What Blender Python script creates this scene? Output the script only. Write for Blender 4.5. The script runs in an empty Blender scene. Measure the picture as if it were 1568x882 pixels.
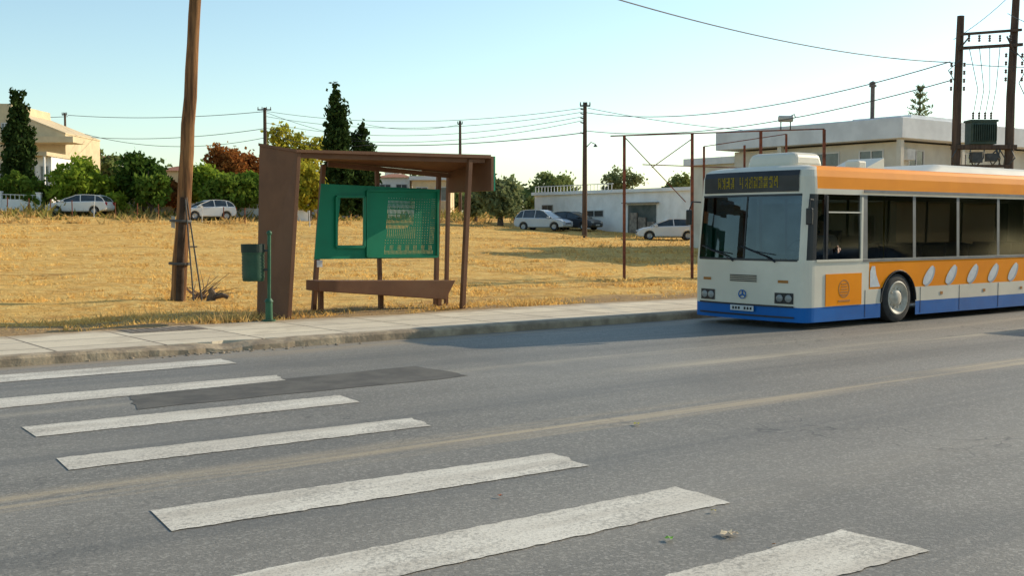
import bpy, math, random
import numpy as np
from mathutils import Vector, Matrix
random.seed(7); rng=np.random.default_rng(7)
C=bpy.context; COL=C.scene.collection
F=1750.0; H=1.88; PT=math.atan(95/1750); SP,CP=math.sin(PT),math.cos(PT)
_n=math.hypot(2271,1750); D=Vector((2271/_n,1750/_n,0)); N=Vector((-D.y,D.x,0)); RA=math.atan2(D.y,D.x)
def ray(px,py):
    u=(px-784)/F; v=-(py-441)/F
    return Vector((u,CP+v*SP,-SP+v*CP))
def P(px,py,Y):
    r=ray(px,py); return Vector((0,0,H))+r*(Y/r.y)
def G(px,py,z=0.0):
    r=ray(px,py); return Vector((0,0,H))+r*((z-H)/r.z)
def SN(s,n,z=0): return D*s+N*n+Vector((0,0,z))
def toSN(v): return (v.dot(D),v.dot(N))
def terr(x,y):
    q=-x*D.y+y*D.x-19.4
    if q<=-21: return -.05
    if q<=0: return 0.11
    if q<70: return 0.11+0.0006*q*q
    return 3.05+(q-70)*0.008
def gx(px,Y): return (px-784)/F*Y

# ---------------------------------------------------------------- materials
def nodes(name):
    m=bpy.data.materials.new(name); m.use_nodes=True
    nt=m.node_tree; b=nt.nodes['Principled BSDF']
    return m,nt,b
def mixc(nt,fac,a,b,blend='MIX'):
    n=nt.nodes.new('ShaderNodeMix'); n.data_type='RGBA'; n.blend_type=blend
    for i,x in ((0,fac),(6,a),(7,b)):
        if isinstance(x,bpy.types.NodeSocket): nt.links.new(x,n.inputs[i])
        elif i==0: n.inputs[0].default_value=x
        else: n.inputs[i].default_value=(x[0],x[1],x[2],1)
    return n.outputs[2]
def math_(nt,op,a,b=None,clamp=False):
    n=nt.nodes.new('ShaderNodeMath'); n.operation=op; n.use_clamp=clamp
    for i,x in enumerate((a,b)):
        if x is None: continue
        if isinstance(x,bpy.types.NodeSocket): nt.links.new(x,n.inputs[i])
        else: n.inputs[i].default_value=x
    return n.outputs[0]
def coords(nt,scale=(1,1,1)):
    tc=nt.nodes.new('ShaderNodeTexCoord'); mp=nt.nodes.new('ShaderNodeMapping')
    mp.inputs['Scale'].default_value=scale
    nt.links.new(tc.outputs['Object'],mp.inputs['Vector']); return mp.outputs[0]
def noise(nt,vec,scale,detail=4,rough=.6):
    n=nt.nodes.new('ShaderNodeTexNoise'); n.inputs['Scale'].default_value=scale
    n.inputs['Detail'].default_value=min(detail,4); n.inputs['Roughness'].default_value=rough
    nt.links.new(vec,n.inputs['Vector']); return n.outputs['Fac']
def ramp(nt,x,lo,hi):
    n=nt.nodes.new('ShaderNodeMapRange'); n.inputs[1].default_value=lo; n.inputs[2].default_value=hi
    n.interpolation_type='SMOOTHSTEP'; nt.links.new(x,n.inputs[0]); return n.outputs[0]
def bump(nt,b,h,strength=.3,dist=.02):
    n=nt.nodes.new('ShaderNodeBump'); n.inputs['Strength'].default_value=strength; n.inputs['Distance'].default_value=dist
    nt.links.new(h,n.inputs['Height']); nt.links.new(n.outputs[0],b.inputs['Normal'])
MC={}
def mat(name,c1,c2=None,rough=.7,scale=3,metal=0,bmp=0,stretch=(1,1,1),spec=.4,lo=.35,hi=.65,dirt=0):
    if name in MC: return MC[name]
    m,nt,b=nodes(name)
    if c2 is None: c2=tuple(x*.82 for x in c1)
    v=coords(nt,stretch); f=noise(nt,v,scale,6)
    col=mixc(nt,ramp(nt,f,lo,hi),c1,c2)
    if dirt:
        f2=noise(nt,v,scale*.35,8,.7); col=mixc(nt,math_(nt,'MULTIPLY',ramp(nt,f2,.45,.75),dirt),col,(.16,.12,.08))
    nt.links.new(col,b.inputs['Base Color'])
    b.inputs['Roughness'].default_value=rough; b.inputs['Metallic'].default_value=metal
    b.inputs['Specular IOR Level'].default_value=spec
    if bmp: bump(nt,b,noise(nt,v,scale*6,5),bmp,.02)
    MC[name]=m; return m
def leafmat(name,c1,c2,trans=.3):
    m=bpy.data.materials.new(name); m.use_nodes=True; nt=m.node_tree
    nt.nodes.clear(); out=nt.nodes.new('ShaderNodeOutputMaterial')
    g=nt.nodes.new('ShaderNodeNewGeometry'); v=coords(nt)
    f=noise(nt,v,1.1,2); f=math_(nt,'ADD',math_(nt,'MULTIPLY',g.outputs['Random Per Island'],.6),math_(nt,'MULTIPLY',ramp(nt,f,.35,.65),.4),True)
    col=mixc(nt,f,c1,c2)
    d=nt.nodes.new('ShaderNodeBsdfDiffuse'); t=nt.nodes.new('ShaderNodeBsdfTranslucent'); mx=nt.nodes.new('ShaderNodeMixShader')
    mx.inputs[0].default_value=trans
    nt.links.new(col,d.inputs[0]); nt.links.new(col,t.inputs[0]); nt.links.new(d.outputs[0],mx.inputs[1]); nt.links.new(t.outputs[0],mx.inputs[2])
    nt.links.new(mx.outputs[0],out.inputs[0]); return m
def glassmat(name,tint,base=.04,rough=.02,k=.9):
    # two-sided Schlick reflectance so that single-sheet panes behave the same from both faces
    m=bpy.data.materials.new(name); m.use_nodes=True; nt=m.node_tree
    nt.nodes.clear(); out=nt.nodes.new('ShaderNodeOutputMaterial')
    t=nt.nodes.new('ShaderNodeBsdfTransparent'); t.inputs[0].default_value=(*tint,1)
    g=nt.nodes.new('ShaderNodeBsdfGlossy'); g.inputs['Roughness'].default_value=rough; g.inputs[0].default_value=(.8,.92,1,1)
    ge=nt.nodes.new('ShaderNodeNewGeometry'); dp=nt.nodes.new('ShaderNodeVectorMath'); dp.operation='DOT_PRODUCT'
    nt.links.new(ge.outputs['Incoming'],dp.inputs[0]); nt.links.new(ge.outputs['Normal'],dp.inputs[1])
    c=math_(nt,'ABSOLUTE',dp.outputs['Value']); c=math_(nt,'POWER',math_(nt,'SUBTRACT',1.0,c,True),5.0)
    f=math_(nt,'ADD',math_(nt,'MULTIPLY',c,k),base,True)
    nz=noise(nt,coords(nt),1.3,3); f=math_(nt,'MULTIPLY',f,math_(nt,'ADD',math_(nt,'MULTIPLY',nz,.8),.6))
    mx=nt.nodes.new('ShaderNodeMixShader'); nt.links.new(f,mx.inputs[0]); nt.links.new(t.outputs[0],mx.inputs[1]); nt.links.new(g.outputs[0],mx.inputs[2])
    nt.links.new(mx.outputs[0],out.inputs[0]); return m

# ---------------------------------------------------------------- mesh builder
class MB:
    def __init__(s): s.v=[]; s.f=[]; s.m=[]
    def add(s,vs,fs,mi=0):
        o=len(s.v); s.v+= [tuple(x) for x in vs]; s.f+=[tuple(i+o for i in f) for f in fs]; s.m+=[mi]*len(fs); return s
    def hexa(s,p,mi=0):
        return s.add(p,[(3,2,1,0),(4,5,6,7),(0,1,5,4),(1,2,6,5),(2,3,7,6),(3,0,4,7)],mi)
    def box(s,x0,x1,y0,y1,z0,z1,mi=0):
        return s.hexa([(x0,y0,z0),(x1,y0,z0),(x1,y1,z0),(x0,y1,z0),(x0,y0,z1),(x1,y0,z1),(x1,y1,z1),(x0,y1,z1)],mi)
    def cyl(s,p0,p1,r0,r1=None,seg=10,mi=0,caps=True):
        p0=Vector(p0);p1=Vector(p1); r1=r0 if r1 is None else r1
        ax=(p1-p0).normalized(); u=ax.orthogonal().normalized(); w=ax.cross(u)
        vs=[];
        for p,r in((p0,r0),(p1,r1)):
            for i in range(seg):
                t=2*math.pi*i/seg; vs.append(p+u*math.cos(t)*r+w*math.sin(t)*r)
        fs=[(i,(i+1)%seg,seg+(i+1)%seg,seg+i) for i in range(seg)]
        if caps: fs+= [tuple(range(seg))[::-1],tuple(range(seg,2*seg))]
        return s.add(vs,fs,mi)
    def path(s,pts,rs,seg=8,mi=0):
        pts=[Vector(p) for p in pts]; n=len(pts); vs=[]
        ref=None
        for k,p in enumerate(pts):
            a=(pts[min(k+1,n-1)]-pts[max(k-1,0)]).normalized()
            if ref is None: ref=a.orthogonal().normalized()
            u=(ref-a*ref.dot(a)).normalized(); ref=u; w=a.cross(u)
            for i in range(seg):
                t=2*math.pi*i/seg; vs.append(p+(u*math.cos(t)+w*math.sin(t))*rs[k])
        fs=[(k*seg+i,k*seg+(i+1)%seg,(k+1)*seg+(i+1)%seg,(k+1)*seg+i) for k in range(n-1) for i in range(seg)]
        fs+=[tuple(range(seg))[::-1],tuple(range((n-1)*seg,n*seg))]
        return s.add(vs,fs,mi)
    def beam(s,p0,p1,w,h,mi=0,up=(0,0,1)):
        p0=Vector(p0);p1=Vector(p1); ax=(p1-p0).normalized(); up=Vector(up)
        if abs(ax.dot(up))>.95: up=Vector((0,1,0))
        sd=ax.cross(up).normalized()*w/2; u=sd.cross(ax).normalized()*h/2
        return s.hexa([p0-sd-u,p0+sd-u,p1+sd-u,p1-sd-u,p0-sd+u,p0+sd+u,p1+sd+u,p1-sd+u],mi)
    def prism(s,poly,axis,a0,a1,mi=0):
        def mk(p,a):
            return {'x':(a,p[0],p[1]),'y':(p[0],a,p[1]),'z':(p[0],p[1],a)}[axis]
        n=len(poly); vs=[mk(p,a0) for p in poly]+[mk(p,a1) for p in poly]
        fs=[tuple(range(n)),tuple(range(n,2*n))[::-1]]+[(i,i+n,(i+1)%n+n,(i+1)%n) for i in range(n)]
        return s.add(vs,fs,mi)
    def lathe(s,prof,c,axis,seg=24,mi=0):
        c=Vector(c); ax=Vector(axis).normalized(); u=ax.orthogonal().normalized(); w=ax.cross(u); vs=[]
        for r,h in prof:
            for i in range(seg):
                t=2*math.pi*i/seg; vs.append(c+ax*h+(u*math.cos(t)+w*math.sin(t))*r)
        fs=[(k*seg+i,k*seg+(i+1)%seg,(k+1)*seg+(i+1)%seg,(k+1)*seg+i) for k in range(len(prof)-1) for i in range(seg)]
        return s.add(vs,fs,mi)
    def ball(s,c,r,mi=0,seg=10,sq=1):
        pr=[(max(.001,r*math.sin(math.pi*k/7)),-r*sq*math.cos(math.pi*k/7)) for k in range(8)]
        return s.lathe(pr,c,(0,0,1),seg,mi)
    def make(s,name,mats,parent=None,loc=(0,0,0),rot=0,smooth=False,bevel=0,label=None,cat=None,kind=None,group=None,fix=True):
        me=bpy.data.meshes.new(name); me.from_pydata(s.v,[],s.f)
        if not isinstance(mats,(list,tuple)): mats=[mats]
        for m in mats: me.materials.append(m)
        me.polygons.foreach_set('material_index',s.m)
        me.update()
        if fix:
            import bmesh
            bm=bmesh.new(); bm.from_mesh(me); bmesh.ops.recalc_face_normals(bm,faces=bm.faces); bm.to_mesh(me); bm.free()
        if smooth:
            me.polygons.foreach_set('use_smooth',[True]*len(me.polygons))
            try: me.set_sharp_from_angle(angle=math.radians(38))
            except Exception: pass
        o=bpy.data.objects.new(name,me); COL.objects.link(o)
        o.location=loc; o.rotation_euler=(0,0,rot)
        if parent: o.parent=parent
        if bevel:
            b=o.modifiers.new('Bevel','BEVEL'); b.width=bevel; b.segments=3; b.limit_method='ANGLE'; b.angle_limit=math.radians(35)
        tag(o,label,cat,kind,group); return o
def tag(o,label=None,cat=None,kind=None,group=None):
    if label: o['label']=label
    if cat: o['category']=cat
    if kind: o['kind']=kind
    if group: o['group']=group
def thing(name,label,cat,loc,rot=0,group=None):
    e=bpy.data.objects.new(name,None); COL.objects.link(e); e.location=loc; e.rotation_euler=(0,0,rot); e.empty_display_size=.3
    tag(e,label,cat,None,group); return e
def quads(name,V,matl,parent=None,loc=(0,0,0),k=4,**t):
    n=len(V)//k; me=bpy.data.meshes.new(name)
    me.vertices.add(len(V)); me.vertices.foreach_set('co',V.astype(np.float32).ravel())
    me.loops.add(len(V)); me.loops.foreach_set('vertex_index',np.arange(len(V),dtype=np.int32))
    me.polygons.add(n); me.polygons.foreach_set('loop_start',np.arange(0,len(V),k,dtype=np.int32))
    me.update(calc_edges=True); me.validate(); me.materials.append(matl)
    o=bpy.data.objects.new(name,me); COL.objects.link(o); o.location=loc
    if parent: o.parent=parent
    tag(o,**t); return o

# ---------------------------------------------------------------- world / sun / camera
sc=C.scene
w=bpy.data.worlds.new('World'); sc.world=w; w.use_nodes=True
nt=w.node_tree; bg=nt.nodes['Background']; sky=nt.nodes.new('ShaderNodeTexSky'); sky.sky_type='NISHITA'; sky.sun_disc=False
EL=math.radians(23.5); AZ=math.atan2(.87,.49)
sky.sun_elevation=EL; sky.sun_rotation=AZ; sky.air_density=1.0; sky.dust_density=.6; sky.ozone_density=2.2
tn=mixc(nt,1.0,sky.outputs[0],(1.40,1.42,1.25),'MULTIPLY')
nt.links.new(tn,bg.inputs[0]); bg.inputs[1].default_value=.15
sd=Vector((math.sin(AZ)*math.cos(EL),math.cos(AZ)*math.cos(EL),math.sin(EL)))
L=bpy.data.lights.new('sun','SUN'); L.energy=5; L.angle=math.radians(.5); L.color=(1,.87,.66)
lo=bpy.data.objects.new('sun',L); COL.objects.link(lo); lo.rotation_euler=sd.to_track_quat('Z','Y').to_euler(); lo.location=(30,20,30)
cam=bpy.data.cameras.new('camera'); co=bpy.data.objects.new('camera',cam); COL.objects.link(co)
cam.lens=F/1568*36; cam.sensor_width=36; cam.clip_end=6000; co.location=(0,0,H); co.rotation_euler=(math.pi/2-PT,0,0); sc.camera=co
sc.view_settings.view_transform='Standard'; sc.view_settings.look='None'; sc.view_settings.exposure=0

# ---------------------------------------------------------------- ground
def asphalt_color(nt):
    v=coords(nt); vs=coords(nt,(.12,1,1))
    big=noise(nt,vs,.5,4); fine=noise(nt,v,55,3,.7)
    col=mixc(nt,ramp(nt,big,.35,.68),(.178,.160,.132),(.240,.215,.178))
    vo=nt.nodes.new('ShaderNodeTexVoronoi'); vo.inputs['Scale'].default_value=48; nt.links.new(v,vo.inputs['Vector'])
    sp=nt.nodes.new('ShaderNodeSeparateColor'); nt.links.new(vo.outputs['Color'],sp.inputs[0])
    col=mixc(nt,math_(nt,'MULTIPLY',ramp(nt,sp.outputs[0],.55,1.0),.5),col,(.42,.38,.32))
    col=mixc(nt,math_(nt,'MULTIPLY',ramp(nt,fine,.50,.7),.62),col,(.065,.06,.052))
    return col,v,vs,fine
def road_mat():
    m,nt,b=nodes('asphalt'); col,v,vs,fine=asphalt_color(nt)
    sx=nt.nodes.new('ShaderNodeSeparateXYZ'); nt.links.new(v,sx.inputs[0])
    wob=noise(nt,coords(nt,(.1,.1,1)),1.2,2)
    y=math_(nt,'ADD',sx.outputs[1],math_(nt,'MULTIPLY',math_(nt,'SUBTRACT',wob,.5),.7))
    streak=noise(nt,coords(nt,(.09,3.2,1)),1.6,4,.65)
    right=ramp(nt,sx.outputs[0],8.5,12.5)
    for c,wd,st,cc in ((8.15,.46,.85,(.46,.36,.23)),(10.75,.44,.75,(.50,.42,.30)),(12.0,.28,.5,(.42,.36,.27)),(15.6,.75,.8,(.38,.29,.19)),(5.2,.5,.25,(.34,.29,.22))):
        d=math_(nt,'ABSOLUTE',math_(nt,'SUBTRACT',y,c)); f=ramp(nt,d,wd,0.0)
        f=math_(nt,'MULTIPLY',math_(nt,'MULTIPLY',f,ramp(nt,streak,.38,.62)),st)
        if c==10.75: f=math_(nt,'MULTIPLY',f,right)
        col=mixc(nt,f,col,cc)
    for c,wd,st in ((14.1,.8,.5),(12.9,.5,.35),(9.6,.5,.45),(6.8,.55,.45),(3.6,.6,.4)):
        d=math_(nt,'ABSOLUTE',math_(nt,'SUBTRACT',y,c)); f=math_(nt,'MULTIPLY',ramp(nt,d,wd,0.0),st)
        col=mixc(nt,math_(nt,'MULTIPLY',f,ramp(nt,streak,.3,.6)),col,(.10,.096,.088))
    vc=nt.nodes.new('ShaderNodeTexVoronoi'); vc.feature='DISTANCE_TO_EDGE'; vc.inputs['Scale'].default_value=.35
    dn=nt.nodes.new('ShaderNodeTexNoise'); dn.inputs['Scale'].default_value=2.0; nt.links.new(v,dn.inputs['Vector'])
    va=nt.nodes.new('ShaderNodeVectorMath'); va.operation='ADD'; nt.links.new(v,va.inputs[0]); nt.links.new(dn.outputs['Color'],va.inputs[1]); nt.links.new(va.outputs[0],vc.inputs['Vector'])
    col=mixc(nt,math_(nt,'MULTIPLY',math_(nt,'MULTIPLY',ramp(nt,vc.outputs['Distance'],.006,.0),ramp(nt,wob,.45,.6)),.6),col,(.05,.045,.04))
    blot=noise(nt,v,.35,4,.6)
    col=mixc(nt,math_(nt,'MULTIPLY',ramp(nt,blot,.5,.7),.35),col,(.115,.108,.095))
    nt.links.new(col,b.inputs['Base Color']); b.inputs['Roughness'].default_value=.62; b.inputs['Specular IOR Level'].default_value=.4
    bump(nt,b,fine,.45,.01); return m
def paint_mat():
    m,nt,b=nodes('worn_road_paint'); col,v,vs,fine=asphalt_color(nt)
    w1=noise(nt,v,26,4,.8); w2=noise(nt,v,1.3,4)
    f=math_(nt,'ADD',w1,math_(nt,'MULTIPLY',w2,.6)); f=ramp(nt,f,.66,.80)
    pc=mixc(nt,ramp(nt,noise(nt,vs,3,4),.3,.7),(.74,.68,.57),(.54,.48,.39))
    pc=mixc(nt,math_(nt,'MULTIPLY',ramp(nt,fine,.48,.65),.45),pc,(.24,.21,.17))
    col=mixc(nt,math_(nt,'ADD',math_(nt,'MULTIPLY',f,.55),.45,True),col,pc)
    nt.links.new(col,b.inputs['Base Color']); b.inputs['Roughness'].default_value=.7; bump(nt,b,fine,.4,.008); return m
def ground_mat():
    m,nt,b=nodes('dry_field'); v=coords(nt)
    a=noise(nt,v,.22,4,.65); bb=noise(nt,v,2.3,4,.7); c=noise(nt,v,14,4,.75)
    a2=noise(nt,coords(nt,(.25,1,1)),.5,4,.7)
    col=mixc(nt,ramp(nt,a,.38,.62),(.84,.50,.14),(.66,.35,.09))
    col=mixc(nt,ramp(nt,bb,.42,.62),col,(.90,.61,.21))
    col=mixc(nt,math_(nt,'MULTIPLY',ramp(nt,a2,.52,.66),.6),col,(.42,.22,.07))
    col=mixc(nt,math_(nt,'MULTIPLY',ramp(nt,c,.5,.66),.6),col,(.38,.20,.065))
    sx=nt.nodes.new('ShaderNodeSeparateXYZ'); nt.links.new(v,sx.inputs[0])
    y=math_(nt,'ADD',sx.outputs[1],math_(nt,'MULTIPLY',bb,3.0))
    col=mixc(nt,math_(nt,'MULTIPLY',ramp(nt,y,24.4,21.6),.85),col,mixc(nt,c,(.30,.20,.11),(.44,.30,.17)))
    col=mixc(nt,math_(nt,'MULTIPLY',ramp(nt,y,88,110),.8),col,(.14,.13,.05))
    col=mixc(nt,ramp(nt,sx.outputs[1],-2,-9),col,(.06,.06,.035))  # unseen near-side ground coloured dark so the bus windows reflect less brightness
    nt.links.new(col,b.inputs['Base Color']); b.inputs['Roughness'].default_value=.95; b.inputs['Specular IOR Level'].default_value=.1
    bump(nt,b,math_(nt,'ADD',bb,math_(nt,'MULTIPLY',c,.5)),1.0,.18); return m
ns=[-3000,-600,-120,-30,-8,16.2,16.6,19.3,19.5]+[19.5+ .6*i for i in range(1,60)]+[55.5+1.5*i for i in range(40)]+[120,160,260,500,1200,4000]
ss=[-3000,-900,-300,-120]+[-90+1.5*i for i in range(140)]+[135,170,260,600,1500,4000]
g=MB(); nr=len(ns)
vv=[]
for s in ss:
    for n in ns:
        x=s*D.x-n*D.y; y=s*D.y+n*D.x
        z=terr(x,y) if n>=16.6 else -.06
        if 16.6<=n<=19.35: z=0.02
        if 20<n<116 and -90<=s<=120: z+= .05*math.sin(s*1.3+n*.7)*math.sin(n*1.1-s*.5)+random.uniform(-.035,.035)
        vv.append((s,n,z))
g.add(vv,[(i*nr+j,(i+1)*nr+j,(i+1)*nr+j+1,i*nr+j+1) for i in range(len(ss)-1) for j in range(nr-1)])
g.make('ground',ground_mat(),rot=RA,smooth=True,kind='structure',label='dry golden grass field rising gently',fix=False)
RM=road_mat()
g=MB(); g.box(-400,900,-2.0,16.22,-.05,0); g.make('road',RM,rot=RA,kind='structure',label='worn grey asphalt road with dusty streaks')
PM=paint_mat()
patch=mat('tar_patch',(.085,.076,.064),(.125,.112,.092),.8,2.5,bmp=.3)
g=MB(); q=[G(195,603),G(640,561),G(722,576),G(205,628)]
pl=[]
for i in range(4):
    a_,b_=q[i],q[(i+1)%4]
    for k in range(8):
        t=k/8; p=a_.lerp(b_,t); pl.append((p.x+random.uniform(-.04,.04),p.y+random.uniform(-.04,.04),.004))
g.add(pl,[tuple(range(len(pl)))]); g.make('asphalt_patch',patch,kind='structure',label='dark repair patch in the asphalt',fix=False)
stripes=[[(-90,582),(338,550),(362,557),(-90,594)],[(-80,618),(424,575),(438,583),(-80,634)],[(33,655),(520,606),(550,617),(55,670)],
 [(86,703),(630,641),(660,653),(105,721)],[(230,783),(845,695),(903,714),(262,815)],[(300,895),(1036,747),(1117,771),(350,942)],[(700,966),(1290,813),(1423,845),(800,1020)]]
for k,st in enumerate(stripes):
    q=[G(*c) for c in st]; a0=[toSN(p) for p in q]
    pts=[]
    for t in range(61): s_=a0[0][0]+(a0[1][0]-a0[0][0])*t/60; nn=a0[0][1]+(a0[1][1]-a0[0][1])*t/60; pts.append((s_,nn+random.uniform(-.012,.012),.006))
    for t in range(1,5): pts.append((a0[1][0]+(a0[2][0]-a0[1][0])*t/5+random.uniform(-.03,.03),a0[1][1]+(a0[2][1]-a0[1][1])*t/5,.006))
    for t in range(61): s_=a0[2][0]+(a0[3][0]-a0[2][0])*t/60; nn=a0[2][1]+(a0[3][1]-a0[2][1])*t/60; pts.append((s_,nn+random.uniform(-.012,.012),.006))
    g=MB(); g.add(pts,[tuple(range(len(pts)))]); g.make('crosswalk_stripe',PM,rot=RA,kind='structure',label='worn white zebra crossing stripe',fix=False)

# pavement
m,nt2,b=nodes('pavement_tiles'); v=coords(nt2)
br=nt2.nodes.new('ShaderNodeTexBrick'); br.offset=0; br.inputs['Scale'].default_value=1; br.inputs['Brick Width'].default_value=1.55; br.inputs['Row Height'].default_value=1.0
br.inputs['Mortar Size'].default_value=.022; br.inputs['Color1'].default_value=(.72,.61,.44,1); br.inputs['Color2'].default_value=(.60,.505,.37,1); br.inputs['Mortar'].default_value=(.16,.125,.09,1)
nt2.links.new(v,br.inputs['Vector']); f=noise(nt2,v,1.4,4,.7); col=mixc(nt2,math_(nt2,'MULTIPLY',ramp(nt2,f,.45,.7),.5),br.outputs['Color'],(.40,.32,.22))
sx=nt2.nodes.new('ShaderNodeSeparateXYZ'); nt2.links.new(v,sx.inputs[0])
e1=ramp(nt2,math_(nt2,'ADD',sx.outputs[1],math_(nt2,'MULTIPLY',f,1.2)),19.2,19.9); col=mixc(nt2,math_(nt2,'MULTIPLY',e1,.8),col,(.36,.25,.14))
f=noise(nt2,v,30,4,.7); col=mixc(nt2,math_(nt2,'MULTIPLY',ramp(nt2,f,.5,.7),.3),col,(.24,.19,.13))
nt2.links.new(col,b.inputs['Base Color']); b.inputs['Roughness'].default_value=.85; bump(nt2,b,f,.25,.01); TILE=m
s_=-30
top=[]
while s_<70: top.append((s_,19.35+random.uniform(-.09,.09)+.08*math.sin(s_*.9))); s_+=.35
frontb=[(-200,16.38),(5.5,16.38)]+[(5.6+.22*i,16.38+random.uniform(.0,.14)*math.sin(math.pi*(i+.5)/13)) for i in range(13)]+[(8.6,16.38),(300,16.38)]
poly=frontb+[(300,19.4)]+top[::-1]+[(-200,19.4)]
g=MB(); g.prism(poly,'z',-.02,.13); g.make('pavement',TILE,rot=RA,kind='structure',label='pale concrete tiled pavement')
kerbm=mat('kerb_concrete',(.42,.33,.22),(.24,.185,.125),.9,3,bmp=.7,dirt=.5)
# one continuous kerb profile, joints as narrow grooves, edge chipped away where worn
g=MB(); s_=-60.0; cols=[]
while s_<120:
    joint=abs((s_/1.45)%1-.5)>.495
    wear=max(0,1-abs(s_-7.0)/1.7)
    nzv=.5+.5*math.sin(s_*5.1)*math.sin(s_*2.3+1)
    h=.135-(wear>0)*wear**.5*(.02+.075*nzv)-(.03 if joint else 0)+random.uniform(-.003,.003)
    j=random.uniform(-.006,.006)+wear*random.uniform(-.03,.05)+(.02 if joint else 0)
    cols.append([(s_,16.08+j,-.04),(s_,16.10+j,h*.75),(s_,16.14+j+wear*.04,h),(s_,16.39,.138-wear*.05*nzv)])
    s_+=.145 if -12<s_<25 else 1.45
vs_=[p for c_ in cols for p in c_]; g.add(vs_,[(i*4+k,(i+1)*4+k,(i+1)*4+k+1,i*4+k+1) for i in range(len(cols)-1) for k in range(3)])
g.make('kerb',kerbm,rot=RA,kind='structure',label='weathered concrete kerb with worn broken section')
g=MB(); g.box(-400,900,-6,-2,-.05,.13); g.make('near_pavement',TILE,rot=RA,kind='structure')
stone=mat('rubble_stone',(.34,.27,.19),(.22,.17,.12),.95,8,bmp=.4)
g=MB()
for i in range(70):
    s_=random.gauss(7,1.0); n_=random.uniform(15.85,16.1); r=random.uniform(.008,.03); g.ball((s_,n_,r*.3),r,seg=6,sq=.5)
g.make('loose_rubble',stone,rot=RA,kind='stuff',label='small broken kerb crumbs in the gutter')
g=MB(); a0=toSN(G(255,504,.13)); g.box(a0[0]-.75,a0[0]+.55,a0[1]-.45,a0[1]+.3,.125,.136); 
for i in range(9): g.box(a0[0]-.7+i*.14,a0[0]-.62+i*.14,a0[1]-.4,a0[1]+.25,.136,.142,0)
g.make('drain_cover',mat('drain_iron',(.17,.135,.10),(.24,.19,.145),.85,6,bmp=.3),rot=RA,label='rectangular rusty drain cover set in the pavement',cat='drain cover')

# ---------------------------------------------------------------- dry grass
def grass(name,n,qlo,qhi,hlo,hhi,matl,power,label,pxlo=-250,pxhi=1750,wd=.02,blades=6):
    Q=qlo+(qhi-qlo)*rng.random(n)**power
    px=rng.uniform(pxlo,pxhi,n); u=(px-784)/F
    nn=19.4+Q; Y=nn/(D.x-u*D.y); X=u*Y
    ok=(Y>0)&(Y<160); X,Y,Q=X[ok],Y[ok],Q[ok]; n=len(X)
    pt=np.sin(X*.9+Y*.31)+np.sin(Y*.77-X*.4+1.3)+.8*np.sin(X*2.7-Y*1.9)+rng.normal(0,.8,n); ok=pt>-.2; X,Y,Q,pt=X[ok],Y[ok],Q[ok],pt[ok]; n=len(X)
    Z=.11+.0006*np.minimum(Q,70)**2-.03
    k=blades; X=np.repeat(X,k);Y=np.repeat(Y,k);Z=np.repeat(Z,k); hm=np.repeat(.6+.35*np.clip(pt,0,2.5),k); m_=n*k
    dist=np.sqrt(X**2+Y**2)
    bx=X+rng.normal(0,.09,m_)*dist/30; by=Y+rng.normal(0,.09,m_)*dist/30
    h=rng.uniform(hlo,hhi,m_)*hm; a=rng.uniform(0,6.283,m_); ww=wd*(.5+dist/30)
    lx=rng.normal(0,.7,m_)*h; ly=rng.normal(0,.7,m_)*h
    V=np.empty((m_,3,3)); V[:,0]=np.stack([bx-np.cos(a)*ww,by-np.sin(a)*ww,Z],1); V[:,1]=np.stack([bx+np.cos(a)*ww,by+np.sin(a)*ww,Z],1); V[:,2]=np.stack([bx+lx,by+ly,Z+h],1)
    return quads(name,V.reshape(-1,3),matl,k=3,kind='stuff',label=label)
dry=leafmat('dry_grass_blades',(.95,.64,.22),(.64,.37,.11),.4)
dry2=leafmat('tall_straw',(.82,.55,.21),(.46,.30,.11),.35)
grn=leafmat('weed_green',(.18,.19,.05),(.38,.30,.09),.3)
grass('dry_grass',19000,.6,66,.04,.12,dry,1.5,'short golden dry grass stubble')
grass('dry_weeds',500,.2,4,.05,.2,dry2,1.3,'sparse dry weeds along the pavement edge',wd=.012,blades=7)
grass('tall_dry_grass',1500,56,74,.2,.6,dry2,1,'tall straw at the far edge of the field',wd=.03)
grass('tall_dry_grass',700,14,42,.1,.28,dry2,1,'straw clumps around the metal frame',pxlo=850,pxhi=1300,wd=.02)
grass('green_weeds',700,60,74,.3,.8,grn,1,'green weeds at the field edge',pxhi=900,wd=.04)

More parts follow.
